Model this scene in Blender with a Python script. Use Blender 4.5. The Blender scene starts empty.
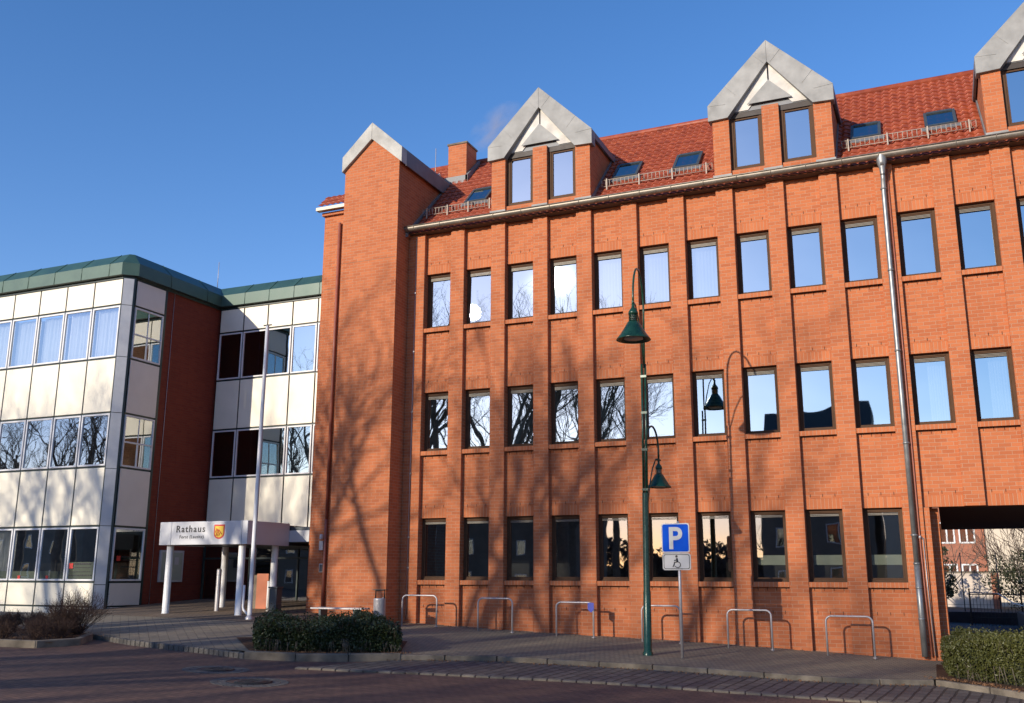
import bpy, bmesh, math, random
from mathutils import Vector, Matrix
R = math.radians
scene = bpy.context.scene
COL = scene.collection
random.seed(7)

# ------------------------------------------------------------------ camera, sky, sun, exposure
CAM = Vector((12.855, -23.185, 0.0))
yaw, pit, rol = -0.4119, 0.2275, 0.0034
fw = Vector((math.sin(yaw)*math.cos(pit), math.cos(yaw)*math.cos(pit), math.sin(pit)))
rt = Vector((math.cos(yaw), -math.sin(yaw), 0)); up = rt.cross(fw)
r2 = rt*math.cos(rol)+up*math.sin(rol); u2 = -rt*math.sin(rol)+up*math.cos(rol)
cd = bpy.data.cameras.new('camera'); cam = bpy.data.objects.new('camera', cd); COL.objects.link(cam)
cam.matrix_world = Matrix(((r2.x, u2.x, -fw.x, CAM.x), (r2.y, u2.y, -fw.y, CAM.y), (r2.z, u2.z, -fw.z, CAM.z), (0, 0, 0, 1)))
cd.sensor_width = 36; cd.lens = 971.8/1024*36; cd.clip_end = 2000; cd.clip_start = .1
scene.camera = cam

SUN = Vector((-0.40, -1.0, 0.335)).normalized()          # towards the sun
w = bpy.data.worlds.new('World'); scene.world = w; w.use_nodes = True
nt = w.node_tree; bg = nt.nodes['Background']
sky = nt.nodes.new('ShaderNodeTexSky'); sky.sky_type = 'NISHITA'; sky.sun_disc = False
sky.sun_elevation = math.asin(SUN.z); sky.sun_rotation = math.atan2(SUN.x, SUN.y) % (2*math.pi)
sky.altitude = 100; sky.air_density = 1.0; sky.dust_density = 0.22; sky.ozone_density = 3.0
hs = nt.nodes.new('ShaderNodeHueSaturation'); hs.inputs['Saturation'].default_value = 1.24
tn = nt.nodes.new('ShaderNodeMix'); tn.data_type = 'RGBA'; tn.blend_type = 'MULTIPLY'; tn.inputs[0].default_value = 1; tn.inputs[7].default_value = (1.34, 1.01, 1.09, 1)
nt.links.new(sky.outputs[0], hs.inputs['Color']); nt.links.new(hs.outputs[0], tn.inputs[6]); nt.links.new(tn.outputs[2], bg.inputs[0]); bg.inputs[1].default_value = 0.15
sd = bpy.data.lights.new('sun', 'SUN'); sun = bpy.data.objects.new('sun', sd); COL.objects.link(sun)
sd.energy = 4.05; sd.angle = R(0.5); sd.color = (1.0, 0.88, 0.72)
sun.rotation_euler = SUN.to_track_quat('Z', 'Y').to_euler(); sun.location = SUN*60
scene.view_settings.view_transform = 'Standard'; scene.view_settings.look = 'None'
scene.view_settings.gamma = 1; scene.view_settings.use_curve_mapping = False
scene.view_settings.exposure = 0.38
scene.cycles.max_bounces = 8; scene.cycles.transparent_max_bounces = 12
scene.cycles.caustics_reflective = True; scene.cycles.blur_glossy = 0.0
scene.cycles.sample_clamp_indirect = 6

# ------------------------------------------------------------------ materials
class Mat:
    def __init__(s, name):
        s.m = bpy.data.materials.new(name); s.m.use_nodes = True
        s.t = s.m.node_tree; s.b = s.t.nodes['Principled BSDF']
    def n(s, typ, **kw):
        n = s.t.nodes.new('ShaderNode'+typ)
        for k, v in kw.items(): setattr(n, k, v)
        return n
    def l(s, a, b): s.t.links.new(a, b)
    def val(s, sock, v):
        if hasattr(v, 'links') or hasattr(v, 'is_linked'): s.l(v, sock)
        else: sock.default_value = v
    def math(s, op, a, b=0.0, c=None):
        n = s.n('Math', operation=op); s.val(n.inputs[0], a); s.val(n.inputs[1], b)
        if c is not None: s.val(n.inputs[2], c)
        return n.outputs[0]
    def noise(s, vec, scale, detail=4, rough=.55):
        n = s.n('TexNoise'); s.l(vec, n.inputs['Vector']); n.inputs['Scale'].default_value = scale
        n.inputs['Detail'].default_value = detail; n.inputs['Roughness'].default_value = rough
        return n.outputs['Fac']
    def ramp(s, f, stops):
        n = s.n('ValToRGB'); s.l(f, n.inputs[0]); e = n.color_ramp.elements
        while len(e) < len(stops): e.new(.5)
        for k, (p, c) in enumerate(stops):
            e[k].position = p; e[k].color = (*c, 1) if len(c) == 3 else c
        return n.outputs[0]
    def mix(s, f, a, b, blend='MIX'):
        n = s.n('Mix', data_type='RGBA', blend_type=blend); s.val(n.inputs[0], f)
        s.val(n.inputs[6], a if hasattr(a, 'is_linked') else (*a, 1)); s.val(n.inputs[7], b if hasattr(b, 'is_linked') else (*b, 1))
        return n.outputs[2]
    def bump(s, h, strength=.3, dist=.01):
        n = s.n('Bump'); s.l(h, n.inputs['Height']); n.inputs['Strength'].default_value = strength
        n.inputs['Distance'].default_value = dist; s.l(n.outputs[0], s.b.inputs['Normal']); return n
    def pos(s): return s.n('NewGeometry').outputs['Position']
    def set(s, col=None, rough=.6, metal=0, spec=.5):
        if col is not None: s.val(s.b.inputs['Base Color'], col if hasattr(col, 'is_linked') else (*col, 1))
        s.val(s.b.inputs['Roughness'], rough); s.b.inputs['Metallic'].default_value = metal
        s.b.inputs['Specular IOR Level'].default_value = spec
        return s
def simple(name, col, rough=.5, metal=0, var=.12, scale=6, spec=.5, bump=0):
    m = Mat(name); p = m.pos(); f = m.noise(p, scale, 5)
    d = tuple(c*(1-var) for c in col); l = tuple(min(1, c*(1+var)) for c in col)
    f2 = m.noise(p, scale*9, 3)
    c = m.mix(m.math('MULTIPLY', f2, .25), m.ramp(f, [(.3, d), (.7, l)]), d)
    m.set(c, m.math('MULTIPLY_ADD', f, .2, rough-.1), metal, spec)
    if bump: m.bump(f2, bump, .01)
    return m.m

def brick(name, c1, c2, mortar, soldier=False, bw=.25, rh=.0833, gap=.011, rough=.85, spec=.25):
    m = Mat(name); p = m.pos(); s = m.n('SeparateXYZ'); m.l(p, s.inputs[0])
    u = m.math('ADD', s.outputs[0], s.outputs[1]); v = s.outputs[2]
    cb = m.n('CombineXYZ')
    if soldier: m.l(v, cb.inputs[0]); m.l(u, cb.inputs[1])
    else: m.l(u, cb.inputs[0]); m.l(v, cb.inputs[1])
    b = m.n('TexBrick'); m.l(cb.outputs[0], b.inputs['Vector'])
    b.inputs['Scale'].default_value = 1; b.inputs['Brick Width'].default_value = bw if not soldier else 2.0
    b.inputs['Row Height'].default_value = rh; b.inputs['Mortar Size'].default_value = gap/2*1.0
    b.inputs['Mortar Smooth'].default_value = .15
    b.offset = .5; b.squash = 1
    b.inputs['Color1'].default_value = (*c1, 1); b.inputs['Color2'].default_value = (*c2, 1); b.inputs['Mortar'].default_value = (*mortar, 1)
    b.inputs['Bias'].default_value = 0.0
    f = m.noise(p, .9, 4); f2 = m.noise(p, 14, 3)
    c = m.mix(m.math('MAXIMUM', m.math('MULTIPLY', m.math('SUBTRACT', f, .4), .6), 0.0), b.outputs['Color'], tuple(x*.78 for x in c1))
    c = m.mix(m.math('MULTIPLY', f2, .22), c, tuple(min(1, x*1.2) for x in c2))
    # rain streaks and dirt with a shape of their own
    sv = m.n('CombineXYZ'); m.l(m.math('MULTIPLY', u, 5.0), sv.inputs[0]); m.l(m.math('MULTIPLY', v, .35), sv.inputs[1])
    st = m.noise(sv.outputs[0], 1.6, 5)
    c = m.mix(m.math('MULTIPLY', m.ramp(st, [(.55, (0, 0, 0)), (.75, (1, 1, 1))]), .30), c, tuple(x*.55 for x in c1))
    m.set(c, rough, 0, spec)
    h = m.math('ADD', m.math('MULTIPLY', b.outputs['Fac'], -1.0), m.math('MULTIPLY', f2, .5))
    m.bump(h, .6, .006)
    return m.m

M = {}
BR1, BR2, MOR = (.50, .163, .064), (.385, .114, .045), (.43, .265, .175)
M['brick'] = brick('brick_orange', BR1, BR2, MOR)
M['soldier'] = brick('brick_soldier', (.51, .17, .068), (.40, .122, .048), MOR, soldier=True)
M['brick_shaded'] = brick('brick_flank_shaded', (.19, .040, .022), (.15, .030, .018), (.12, .052, .036))  # darker brick copy, the flank's shade is put into the colour
M['brick_far'] = brick('brick_far', (.36, .15, .09), (.30, .11, .07), (.32, .22, .17))
M['joint_shade'] = simple('joint_and_sill_shade', (.03, .012, .008), .9)
M['bronze'] = simple('bronze_frame', (.085, .046, .026), .6, 0, .15, 6, .12)
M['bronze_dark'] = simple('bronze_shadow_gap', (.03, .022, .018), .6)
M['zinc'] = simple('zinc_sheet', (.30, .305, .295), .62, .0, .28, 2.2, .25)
M['zinc_sunlit'] = simple('zinc_sunlit', (.60, .58, .53), .62, .0, .25, 2.5, .25)  # sun on the folded gable sheets is put into this pale tone
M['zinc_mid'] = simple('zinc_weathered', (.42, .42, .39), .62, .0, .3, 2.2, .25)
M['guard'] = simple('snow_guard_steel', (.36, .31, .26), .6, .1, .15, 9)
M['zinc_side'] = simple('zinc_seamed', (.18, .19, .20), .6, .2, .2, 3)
M['gutter'] = simple('gutter_zinc', (.24, .215, .18), .45, .55, .25, 4)
M['pipe'] = simple('downpipe_zinc', (.27, .28, .28), .42, .6, .25, 5)
M['steel'] = simple('galvanised_steel', (.45, .43, .43), .42, .4, .12, 20)
M['white_paint'] = simple('white_paint', (.78, .77, .74), .45, 0, .06, 5)
M['white_frame'] = simple('white_window_frame', (.68, .69, .70), .4, 0, .05, 5)
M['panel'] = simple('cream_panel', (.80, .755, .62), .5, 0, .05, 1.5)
M['panel_side'] = simple('cream_panel_shaded', (.70, .66, .60), .5, 0, .05, 1.5)  # darker panel copy carrying the shade of the side face
M['post_grey'] = simple('grey_post', (.50, .51, .52), .4, .2, .1, 3)
M['dark_green'] = simple('dark_green_profile', (.018, .035, .032), .4)
M['roof_green'] = simple('green_fascia', (.04, .095, .078), .38, .1, .18, 2.0)
M['roof_green_pale'] = simple('green_fascia_pale', (.06, .115, .09), .45, .1, .12, 2.0)
M['lamp_green'] = simple('lamp_green', (.012, .058, .036), .28, .1, .25, 8)
M['lamp_inner'] = simple('lamp_reflector', (.45, .45, .40), .4)
M['black'] = simple('black_rubber', (.02, .02, .02), .5)
M['interior'] = simple('interior_dark', (.05, .05, .052), .9)
M['interior_floor'] = simple('interior_slab', (.16, .15, .14), .9)
M['curtain'] = simple('curtain_white', (.74, .76, .78), .9, 0, .04, 3)
M['blind'] = simple('blind_grey', (.16, .145, .12), .5, .2, .1, 9)
M['sign_blue'] = simple('sign_blue', (.003, .07, .50), .5, 0, .06, 4, .04)
M['sign_white'] = simple('sign_white', (.50, .50, .49), .5, 0, .04, 4, .1)
M['ink'] = simple('ink_black', (.015, .015, .018), .5)
M['red'] = simple('logo_red', (.55, .03, .02), .5)
M['yellow'] = simple('crest_yellow', (.75, .48, .03), .5)
M['blue_tape'] = simple('blue_sticker', (.01, .03, .35), .4)
M['pale_green'] = simple('printed_film', (.36, .40, .32), .6, 0, .1, 4)
M['fascia'] = simple('canopy_sheet', (.52, .53, .55), .38, .15, .05, 2)
M['fascia_side'] = simple('canopy_sheet_side', (.62, .57, .56), .38, .1, .05, 2)
M['cable'] = simple('red_conduit', (.30, .10, .065), .5)
M['stele'] = simple('rust_stele', (.42, .13, .06), .6, 0, .15, 3)
M['grey_dark'] = simple('anthracite_sheet', (.06, .075, .085), .45, .2)
M['bark'] = simple('bark', (.15, .125, .10), .9, 0, .3, 4, .2, .6)
M['twig'] = simple('shrub_twig', (.075, .045, .034), .9, 0, .3, 8)
M['render_beige'] = simple('beige_render', (.62, .54, .42), .9, 0, .08, .8)
M['render_old'] = simple('old_render_wall', (.58, .50, .42), .9, 0, .25, 1.6)
M['dark_roof'] = simple('dark_roof', (.035, .033, .035), .7, 0, .2, 3)
M['house_dark'] = simple('house_render', (.20, .17, .14), .9, 0, .2, 1)
M['concrete'] = simple('kerb_concrete', (.19, .16, .12), .9, 0, .45, 3, .3, .4)
M['setts_stone'] = simple('granite_sett', (.13, .12, .105), .85, 0, .3, 9, .3, .5)
M['soil'] = simple('leaf_litter', (.10, .055, .033), .95, 0, .45, 14, .2, 1.0)
M['asphalt'] = simple('asphalt', (.035, .037, .045), .9, 0, .2, 2, .25, .4)
M['iron'] = simple('cast_iron', (.035, .033, .03), .55, .5, .2, 10, .5, .3)
M['car'] = simple('car_paint', (.01, .012, .02), .2, 0, .1)
M['soffit'] = simple('soffit_board', (.10, .085, .07), .8, 0, .1, 2)

M['dead_leaf'] = simple('dead_leaf', (.20, .10, .045), .8, 0, .45, 30)
def smokemat():
    m = Mat('vapour'); m.t.nodes.remove(m.b); v = m.n('VolumePrincipled'); tc = m.n('TexCoord'); ln = m.n('VectorMath', operation='LENGTH'); m.l(tc.outputs['Object'], ln.inputs[0])
    f = m.noise(tc.outputs['Object'], 1.6, 4); e = m.math('SUBTRACT', 1.0, ln.outputs['Value'])
    d = m.math('MULTIPLY', m.math('MAXIMUM', m.math('SUBTRACT', f, .42), 0), m.math('MAXIMUM', e, 0)); m.l(m.math('MULTIPLY', d, 9.0), v.inputs['Density'])
    v.inputs['Color'].default_value = (.85, .78, .80, 1); m.l(v.outputs[0], m.t.nodes['Material Output'].inputs['Volume']); return m.m
M['smoke'] = smokemat()
def leafmat(name, a, b, rough=.45):
    m = Mat(name); p = m.pos(); f = m.noise(p, 30, 2); g = m.noise(p, 2.2, 3)
    c = m.ramp(f, [(.3, a), (.7, b)]); c = m.mix(m.math('MULTIPLY', g, .5), c, tuple(x*.5 for x in a))
    m.set(c, rough, 0, .4); return m.m
M['leaf_dark'] = leafmat('privet_leaf', (.020, .034, .010), (.045, .065, .018))
M['leaf_right'] = leafmat('box_leaf', (.050, .060, .014), (.12, .12, .030))
M['leaf_far'] = leafmat('evergreen_leaf', (.025, .035, .014), (.06, .065, .025))
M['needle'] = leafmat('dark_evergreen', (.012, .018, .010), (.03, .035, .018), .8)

def glassmat(name, tint=(.77, .98, 1.0), refl=.52, thru=.45, wav=.06, rough=.012):
    m = Mat(name); t = m.t; t.nodes.remove(m.b); out = t.nodes['Material Output']
    g = m.n('BsdfGlossy'); g.inputs['Color'].default_value = (*tint, 1); g.inputs['Roughness'].default_value = rough
    tr = m.n('BsdfTransparent'); tr.inputs['Color'].default_value = (thru, thru*1.02, thru, 1)
    fr = m.n('Fresnel'); fr.inputs['IOR'].default_value = 1.5
    f = m.math('ADD', m.math('MULTIPLY', fr.outputs[0], 1-refl), refl)
    p = m.pos(); nz = m.n('TexNoise'); m.l(p, nz.inputs['Vector']); nz.inputs['Scale'].default_value = 1.1; nz.inputs['Detail'].default_value = 1
    bp = m.n('Bump'); m.l(nz.outputs[0], bp.inputs['Height']); bp.inputs['Strength'].default_value = wav; bp.inputs['Distance'].default_value = .05
    m.l(bp.outputs[0], g.inputs['Normal'])
    mx = m.n('MixShader'); m.l(f, mx.inputs[0]); m.l(tr.outputs[0], mx.inputs[1]); m.l(g.outputs[0], mx.inputs[2])
    m.l(mx.outputs[0], out.inputs[0]); return m.m
M['glass'] = glassmat('window_glass')
M['glass_glare'] = glassmat('window_glass_plane', wav=0, rough=.029)
for n_ in M['glass_glare'].node_tree.nodes:
    if n_.type == 'BSDF_GLOSSY' or 'Glossy' in n_.bl_idname: n_.distribution = 'BECKMANN'
M['glass_dark'] = glassmat('window_glass_clear', (.9, .95, 1.0), .24, .75, .03)
M['glass_low'] = glassmat('window_glass_shaded', (.8, .8, .85), .08, .8, .04)
M['glass_left'] = glassmat('window_glass_office', (.9, .96, 1.0), .42, .7, .04)

def ground_brick(name, c1, c2, mor, bw, rh, gap, ang, soft=.4, spec=.25, bmp=.5, rough=.85):
    m = Mat(name); p = m.pos(); mp = m.n('Mapping'); m.l(p, mp.inputs[0]); mp.inputs['Rotation'].default_value = (0, 0, R(ang))
    wob = m.n('TexNoise'); m.l(p, wob.inputs['Vector']); wob.inputs['Scale'].default_value = 3.0
    va = m.n('VectorMath', operation='MULTIPLY_ADD'); m.l(wob.outputs['Color'], va.inputs[0]); va.inputs[1].default_value = (soft*bw*.5,)*3; m.l(mp.outputs[0], va.inputs[2])
    b = m.n('TexBrick'); m.l(va.outputs[0], b.inputs['Vector']); b.inputs['Scale'].default_value = 1
    b.inputs['Brick Width'].default_value = bw; b.inputs['Row Height'].default_value = rh; b.inputs['Mortar Size'].default_value = gap/2
    b.inputs['Mortar Smooth'].default_value = .4
    b.inputs['Color1'].default_value = (*c1, 1); b.inputs['Color2'].default_value = (*c2, 1); b.inputs['Mortar'].default_value = (*mor, 1)
    f = m.noise(p, .7, 5); f2 = m.noise(p, 25, 3)
    c = m.mix(m.math('MULTIPLY', m.ramp(f, [(.35, (0, 0, 0)), (.7, (1, 1, 1))]), .4), b.outputs['Color'], tuple(x*.55 for x in c1))
    c = m.mix(m.math('MULTIPLY', f2, .35), c, tuple(min(1, x*1.5) for x in c2))
    m.set(c, rough, 0, spec)
    h = m.math('ADD', m.math('MULTIPLY', b.outputs['Fac'], -1.0), m.math('MULTIPLY', f2, .6)); m.bump(h, bmp, .012)
    return m.m
M['road'] = ground_brick('red_road_pavers', (.20, .112, .078), (.12, .072, .054), (.03, .024, .022), .21, .105, .016, 12, .1)
M['setts'] = ground_brick('grey_setts', (.16, .14, .12), (.085, .078, .07), (.014, .012, .010), .34, .20, .045, 96, .35, .35, 1.0, .7)
M['pavement'] = ground_brick('grey_small_pavers', (.28, .24, .165), (.19, .165, .12), (.07, .058, .045), .11, .11, .016, 8, .1)
M['forecourt'] = ground_brick('forecourt_slabs', (.24, .205, .15), (.18, .155, .115), (.10, .085, .065), .2, .2, .018, 45, .05)
M['entry_setts'] = ground_brick('entrance_setts', (.21, .15, .10), (.16, .12, .085), (.05, .04, .03), .16, .11, .02, 0, .2)

def tilemat():
    m = Mat('clay_pantile'); p = m.pos(); f = m.noise(p, 4, 4); f2 = m.noise(p, 30, 3)
    c = m.ramp(f, [(.3, (.21, .042, .018)), (.55, (.32, .068, .027)), (.75, (.40, .105, .042))])
    c = m.mix(m.math('MULTIPLY', f2, .25), c, (.12, .03, .018))
    m.set(c, m.math('MULTIPLY_ADD', f2, .3, .36), 0, .4); return m.m
M['tile'] = tilemat()

# ------------------------------------------------------------------ helpers
class MB:
    def __init__(s): s.v = []; s.f = []; s.mi = []; s.sm = []
    def poly(s, pts, mi=0, sm=False):
        k = len(s.v); s.v += [tuple(p) for p in pts]; s.f.append(tuple(range(k, k+len(pts)))); s.mi.append(mi); s.sm.append(sm)
    def box(s, a, b, mi=0):
        x0, y0, z0 = [min(p, q) for p, q in zip(a, b)]; x1, y1, z1 = [max(p, q) for p, q in zip(a, b)]
        k = len(s.v); s.v += [(x0,y0,z0),(x1,y0,z0),(x1,y1,z0),(x0,y1,z0),(x0,y0,z1),(x1,y0,z1),(x1,y1,z1),(x0,y1,z1)]
        for q in ((0,3,2,1),(4,5,6,7),(0,1,5,4),(1,2,6,5),(2,3,7,6),(3,0,4,7)):
            s.f.append(tuple(k+i for i in q)); s.mi.append(mi); s.sm.append(False)
        return s
    def prism(s, pts, d, mi=0):
        """closed outline pts (3d, any plane) pushed by vector d"""
        n = len(pts); k = len(s.v); s.v += [tuple(p) for p in pts]+[tuple(Vector(p)+Vector(d)) for p in pts]
        s.f.append(tuple(k+i for i in range(n))); s.f.append(tuple(k+n+i for i in reversed(range(n)))); s.mi += [mi, mi]; s.sm += [False, False]
        for i in range(n):
            j = (i+1) % n; s.f.append((k+i, k+n+i, k+n+j, k+j)); s.mi.append(mi); s.sm.append(False)
        return s
    def tube(s, pts, rad, n=8, mi=0, cap=True, sm=True):
        pts = [Vector(p) for p in pts]; rs = rad if isinstance(rad, (list, tuple)) else [rad]*len(pts)
        k = len(s.v); prev = None
        for i, p in enumerate(pts):
            d = (pts[min(i+1, len(pts)-1)]-pts[max(i-1, 0)]).normalized()
            if prev is None:
                a = d.orthogonal().normalized()
            else:
                a = prev-d*prev.dot(d); a = a.normalized() if a.length > 1e-6 else d.orthogonal().normalized()
            prev = a; b = d.cross(a)
            for j in range(n):
                t = 2*math.pi*j/n; q = p+(a*math.cos(t)+b*math.sin(t))*rs[i]; s.v.append((q.x, q.y, q.z))
        for i in range(len(pts)-1):
            for j in range(n):
                j2 = (j+1) % n
                s.f.append((k+i*n+j, k+i*n+j2, k+(i+1)*n+j2, k+(i+1)*n+j)); s.mi.append(mi); s.sm.append(sm)
        if cap:
            s.f.append(tuple(k+j for j in reversed(range(n)))); s.mi.append(mi); s.sm.append(False)
            e = k+(len(pts)-1)*n; s.f.append(tuple(e+j for j in range(n))); s.mi.append(mi); s.sm.append(False)
        return s
    def lathe(s, prof, c=(0, 0, 0), n=20, mi=0):
        """prof: (radius, z) list"""
        k = len(s.v); cx, cy, cz = c
        for r, z in prof:
            for j in range(n):
                t = 2*math.pi*j/n; s.v.append((cx+r*math.cos(t), cy+r*math.sin(t), cz+z))
        for i in range(len(prof)-1):
            for j in range(n):
                j2 = (j+1) % n; s.f.append((k+i*n+j, k+i*n+j2, k+(i+1)*n+j2, k+(i+1)*n+j)); s.mi.append(mi); s.sm.append(True)
        return s
    def build(s, name, mats, parent=None, loc=(0, 0, 0), rz=0, bevel=0, fix=True):
        me = bpy.data.meshes.new(name); me.from_pydata(s.v, [], s.f)
        mats = mats if isinstance(mats, (list, tuple)) else [mats]
        for m in mats: me.materials.append(M[m] if isinstance(m, str) else m)
        me.polygons.foreach_set('material_index', s.mi); me.polygons.foreach_set('use_smooth', s.sm)
        if fix and len(s.f) < 4000:
            bm = bmesh.new(); bm.from_mesh(me)
            bmesh.ops.recalc_face_normals(bm, faces=bm.faces)
            bm.to_mesh(me); bm.free()
        me.update()
        o = bpy.data.objects.new(name, me); COL.objects.link(o)
        if bevel:
            b = o.modifiers.new('bevel', 'BEVEL'); b.width = bevel; b.segments = 1; b.limit_method = 'ANGLE'
        put(o, parent, loc, rz); return o
def put(o, parent=None, loc=(0, 0, 0), rz=0):
    """loc is a world position; parents are never rotated unless given in local terms"""
    if parent is not None:
        o.parent = parent; pw = wloc(parent)
        o.location = Vector(loc)-pw
    else: o.location = loc
    o.rotation_euler = (0, 0, rz); return o
def wloc(o):
    v = Vector(o.location); p = o.parent
    while p is not None: v = v+Vector(p.location); p = p.parent
    return v
def tag(o, label=None, cat=None, group=None, kind=None):
    if label: o['label'] = label
    if cat: o['category'] = cat
    if group: o['group'] = group
    if kind: o['kind'] = kind
    return o
def thing(name, label, cat, loc=(0, 0, 0), group=None):
    o = bpy.data.objects.new(name, None); COL.objects.link(o); o.location = loc; o.empty_display_size = .2
    return tag(o, label, cat, group)
def kids(o): return [c for c in bpy.data.objects if c.parent == o]
def copy_tree(o, parent=None):
    c = o.copy(); COL.objects.link(c); c.parent = parent
    for ch in kids(o): copy_tree(ch, c)
    return c
def text_obj(name, txt, size, mat, parent, loc, ext=.004, bold=0.0, rx=90, space=1.0, sx=1.0):
    cu = bpy.data.curves.new('t', 'FONT'); cu.body = txt; cu.size = size; cu.extrude = ext; cu.offset = bold; cu.space_character = space
    ob = bpy.data.objects.new('t', cu); COL.objects.link(ob)
    dg = bpy.context.evaluated_depsgraph_get(); me = bpy.data.meshes.new_from_object(ob.evaluated_get(dg))
    bpy.data.objects.remove(ob)
    me.transform(Matrix.Rotation(R(rx), 4, 'X') @ Matrix.Diagonal((sx, 1, 1, 1)))
    me.materials.clear(); me.materials.append(M[mat])
    o = bpy.data.objects.new(name, me); COL.objects.link(o); put(o, parent, loc); return o
def interp(x, xs, ys):
    if x <= xs[0]: return ys[0]
    for i in range(len(xs)-1):
        if x <= xs[i+1]: return ys[i]+(ys[i+1]-ys[i])*(x-xs[i])/(xs[i+1]-xs[i])
    return ys[-1]
def G(x, y):
    zw = interp(x, [-40, -5, 0, 3, 7.5, 12.5, 16, 40], [-1.0, -1.03, -1.2, -1.33, -1.47, -1.70, -1.80, -1.9])
    return zw+(.05*min(max(y, 0), 6) if x < 0 else 0)+.035*max(min(y, 0), -8)

# ------------------------------------------------------------------ ground
def resample(pl, n):
    pl = [Vector((*p, 0)) for p in pl]; L = [0]
    for a, b in zip(pl, pl[1:]): L.append(L[-1]+(b-a).length)
    out = []
    for i in range(n+1):
        d = L[-1]*i/n; k = 0
        while k < len(L)-2 and L[k+1] < d: k += 1
        t = (d-L[k])/max(1e-9, L[k+1]-L[k]); out.append(pl[k].lerp(pl[k+1], min(1, t)))
    return out
def sheet(name, A, B, off, mat, n=60, m=12, kind='structure'):
    a = resample(A, n); b = resample(B, n); mb = MB(); mb.v = []
    for j in range(m+1):
        for i in range(n+1):
            p = a[i].lerp(b[i], j/m); mb.v.append((p.x, p.y, G(p.x, p.y)+off))
    for j in range(m):
        for i in range(n):
            k = j*(n+1)+i; mb.f.append((k, k+1, k+n+2, k+n+1)); mb.mi.append(0); mb.sm.append(True)
    o = mb.build(name, mat, fix=False); return tag(o, kind=kind)
gm = MB()
xs = [-600, -300, -120, -60]+[-40+i*2 for i in range(41)]+[60, 120, 300, 600]; ys = [-600, -300, -120, -60, -40, -30, -20, -14]+[-10+i*1.0 for i in range(21)]+[15, 20, 40, 80, 200, 600]
for y in ys:
    for x in xs: gm.v.append((x, y, G(x, y)-.30))
for j in range(len(ys)-1):
    for i in range(len(xs)-1):
        k = j*len(xs)+i; gm.f.append((k, k+1, k+len(xs)+1, k+len(xs))); gm.mi.append(0); gm.sm.append(True)
tag(gm.build('ground', 'asphalt', fix=False), kind='structure')
RD = -.09                                     # carriageway below the pavement
LANE = [(2.72, -5.78), (3.13, -5.48), (4.6, -4.83), (6.6, -4.56), (8.46, -4.27), (10.25, -4.08), (11.4, -3.75), (12.49, -3.15), (13.2, -3.55), (14.0, -4.2), (16, -5.2)]
GUT = [(1.8, -7.75), (4.03, -7.1), (7.2, -6.46), (8.9, -6.22), (11.1, -5.86), (13.45, -5.45), (16, -5.6)]
sheet('road', [(-60, -60), (60, -60)], [(-60, -5.4), (-9, -6.0), (-3.0, -6.2), (2.6, -5.7), (16, -4.5), (60, -4.6)], RD-.02, 'road', 90, 170)
sheet('parking_lane', GUT, LANE, RD, 'setts', 60, 8)
# gutter line between lane and road
def kerb(name, pl, width, top, depth, mat='concrete', n=None, label=None, cat=None, group=None):
    L = sum((Vector(b)-Vector(a)).length for a, b in zip(pl, pl[1:])); n = n or max(2, int(L/1.0)); pts = resample(pl, n)
    mb = MB(); rnd = random.Random(len(name)+n)
    for a, b in zip(pts, pts[1:]):
        d = (b-a).normalized(); nrm = Vector((-d.y, d.x, 0))*width; g = d*.008; a2, b2 = a+g, b-g
        h = rnd.uniform(-.004, .004)
        q = [a2, b2, b2+nrm, a2+nrm]
        mb.prism([(p.x, p.y, G(p.x, p.y)+top+h) for p in q], (0, 0, -depth))
    return tag(mb.build(name, mat, bevel=.012), kind='structure')
kerb('gutter_stones', GUT[:-1], .16, RD+.012, .1, n=46)
kerb('pavement_kerb', LANE[:8], .13, .004, .2)
kerb('hedge_bed_kerb', LANE[7:], .13, .012, .2)
sheet('pavement', [(2.72, -5.66)]+[(x, y+.11) for x, y in LANE[1:8]]+[(13.0, -2.4)], [(-.3, .6), (12.7, .6), (13.6, .6)], 0, 'pavement', 50, 14)
sheet('driveway', [(12.9, -2.9), (19, -2.9)], [(12.5, 40), (19, 40)], -.06, 'asphalt', 10, 40)
sheet('forecourt', [(-40, -5.2), (-9, -5.9), (-4.6, -6.32), (-3.1, -6.72), (-.8, -6.98), (.5, -6.9), (2.75, -5.6)], [(-40, -.9), (-9, -1.6), (-4.6, -2.2), (-2, -2.0), (1.0, .3), (2.0, .3), (2.75, .3)], -.006, 'forecourt', 70, 16)
sheet('entrance_paving', [(-12, -.8), (-9, -1.7), (-4.6, -2.3), (-2, -2.1), (1.0, .2)], [(-12, 6), (-9, 6), (-4.6, 6), (-2, 6), (1.0, 6)], -.002, 'entry_setts', 30, 16)
kerb('forecourt_edging', [(-4.62, -6.36), (-3.1, -6.80), (-.84, -7.06), (.25, -7.25)], .12, -.003, .15, 'setts_stone', 34)
kerb('planter_kerb', [(.25, -7.25), (1.49, -6.86), (2.86, -5.72)], .13, .035, .2)
kerb('shrub_bed_kerb', [(-40, -10.6), (-12, -9.4), (-7.5, -8.9), (-4.9, -8.50), (-3.95, -8.1), (-3.9, -7.3), (-4.45, -6.5)], .14, .03, .2)
sheet('shrub_bed', [(-40, -10.4), (-12, -9.2), (-7.5, -8.8), (-4.9, -8.4), (-4.05, -8.0)], [(-40, -5.4), (-12, -5.6), (-9, -5.8), (-5.2, -6.2), (-4.4, -6.5)], .0, 'soil', 40, 10)
sheet('hedge_bed', [(.3, -7.1), (1.5, -6.7), (2.75, -5.6)], [(-1.6, -5.2), (-.2, -4.2), (1.8, -3.6)], .006, 'soil', 14, 10)
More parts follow.
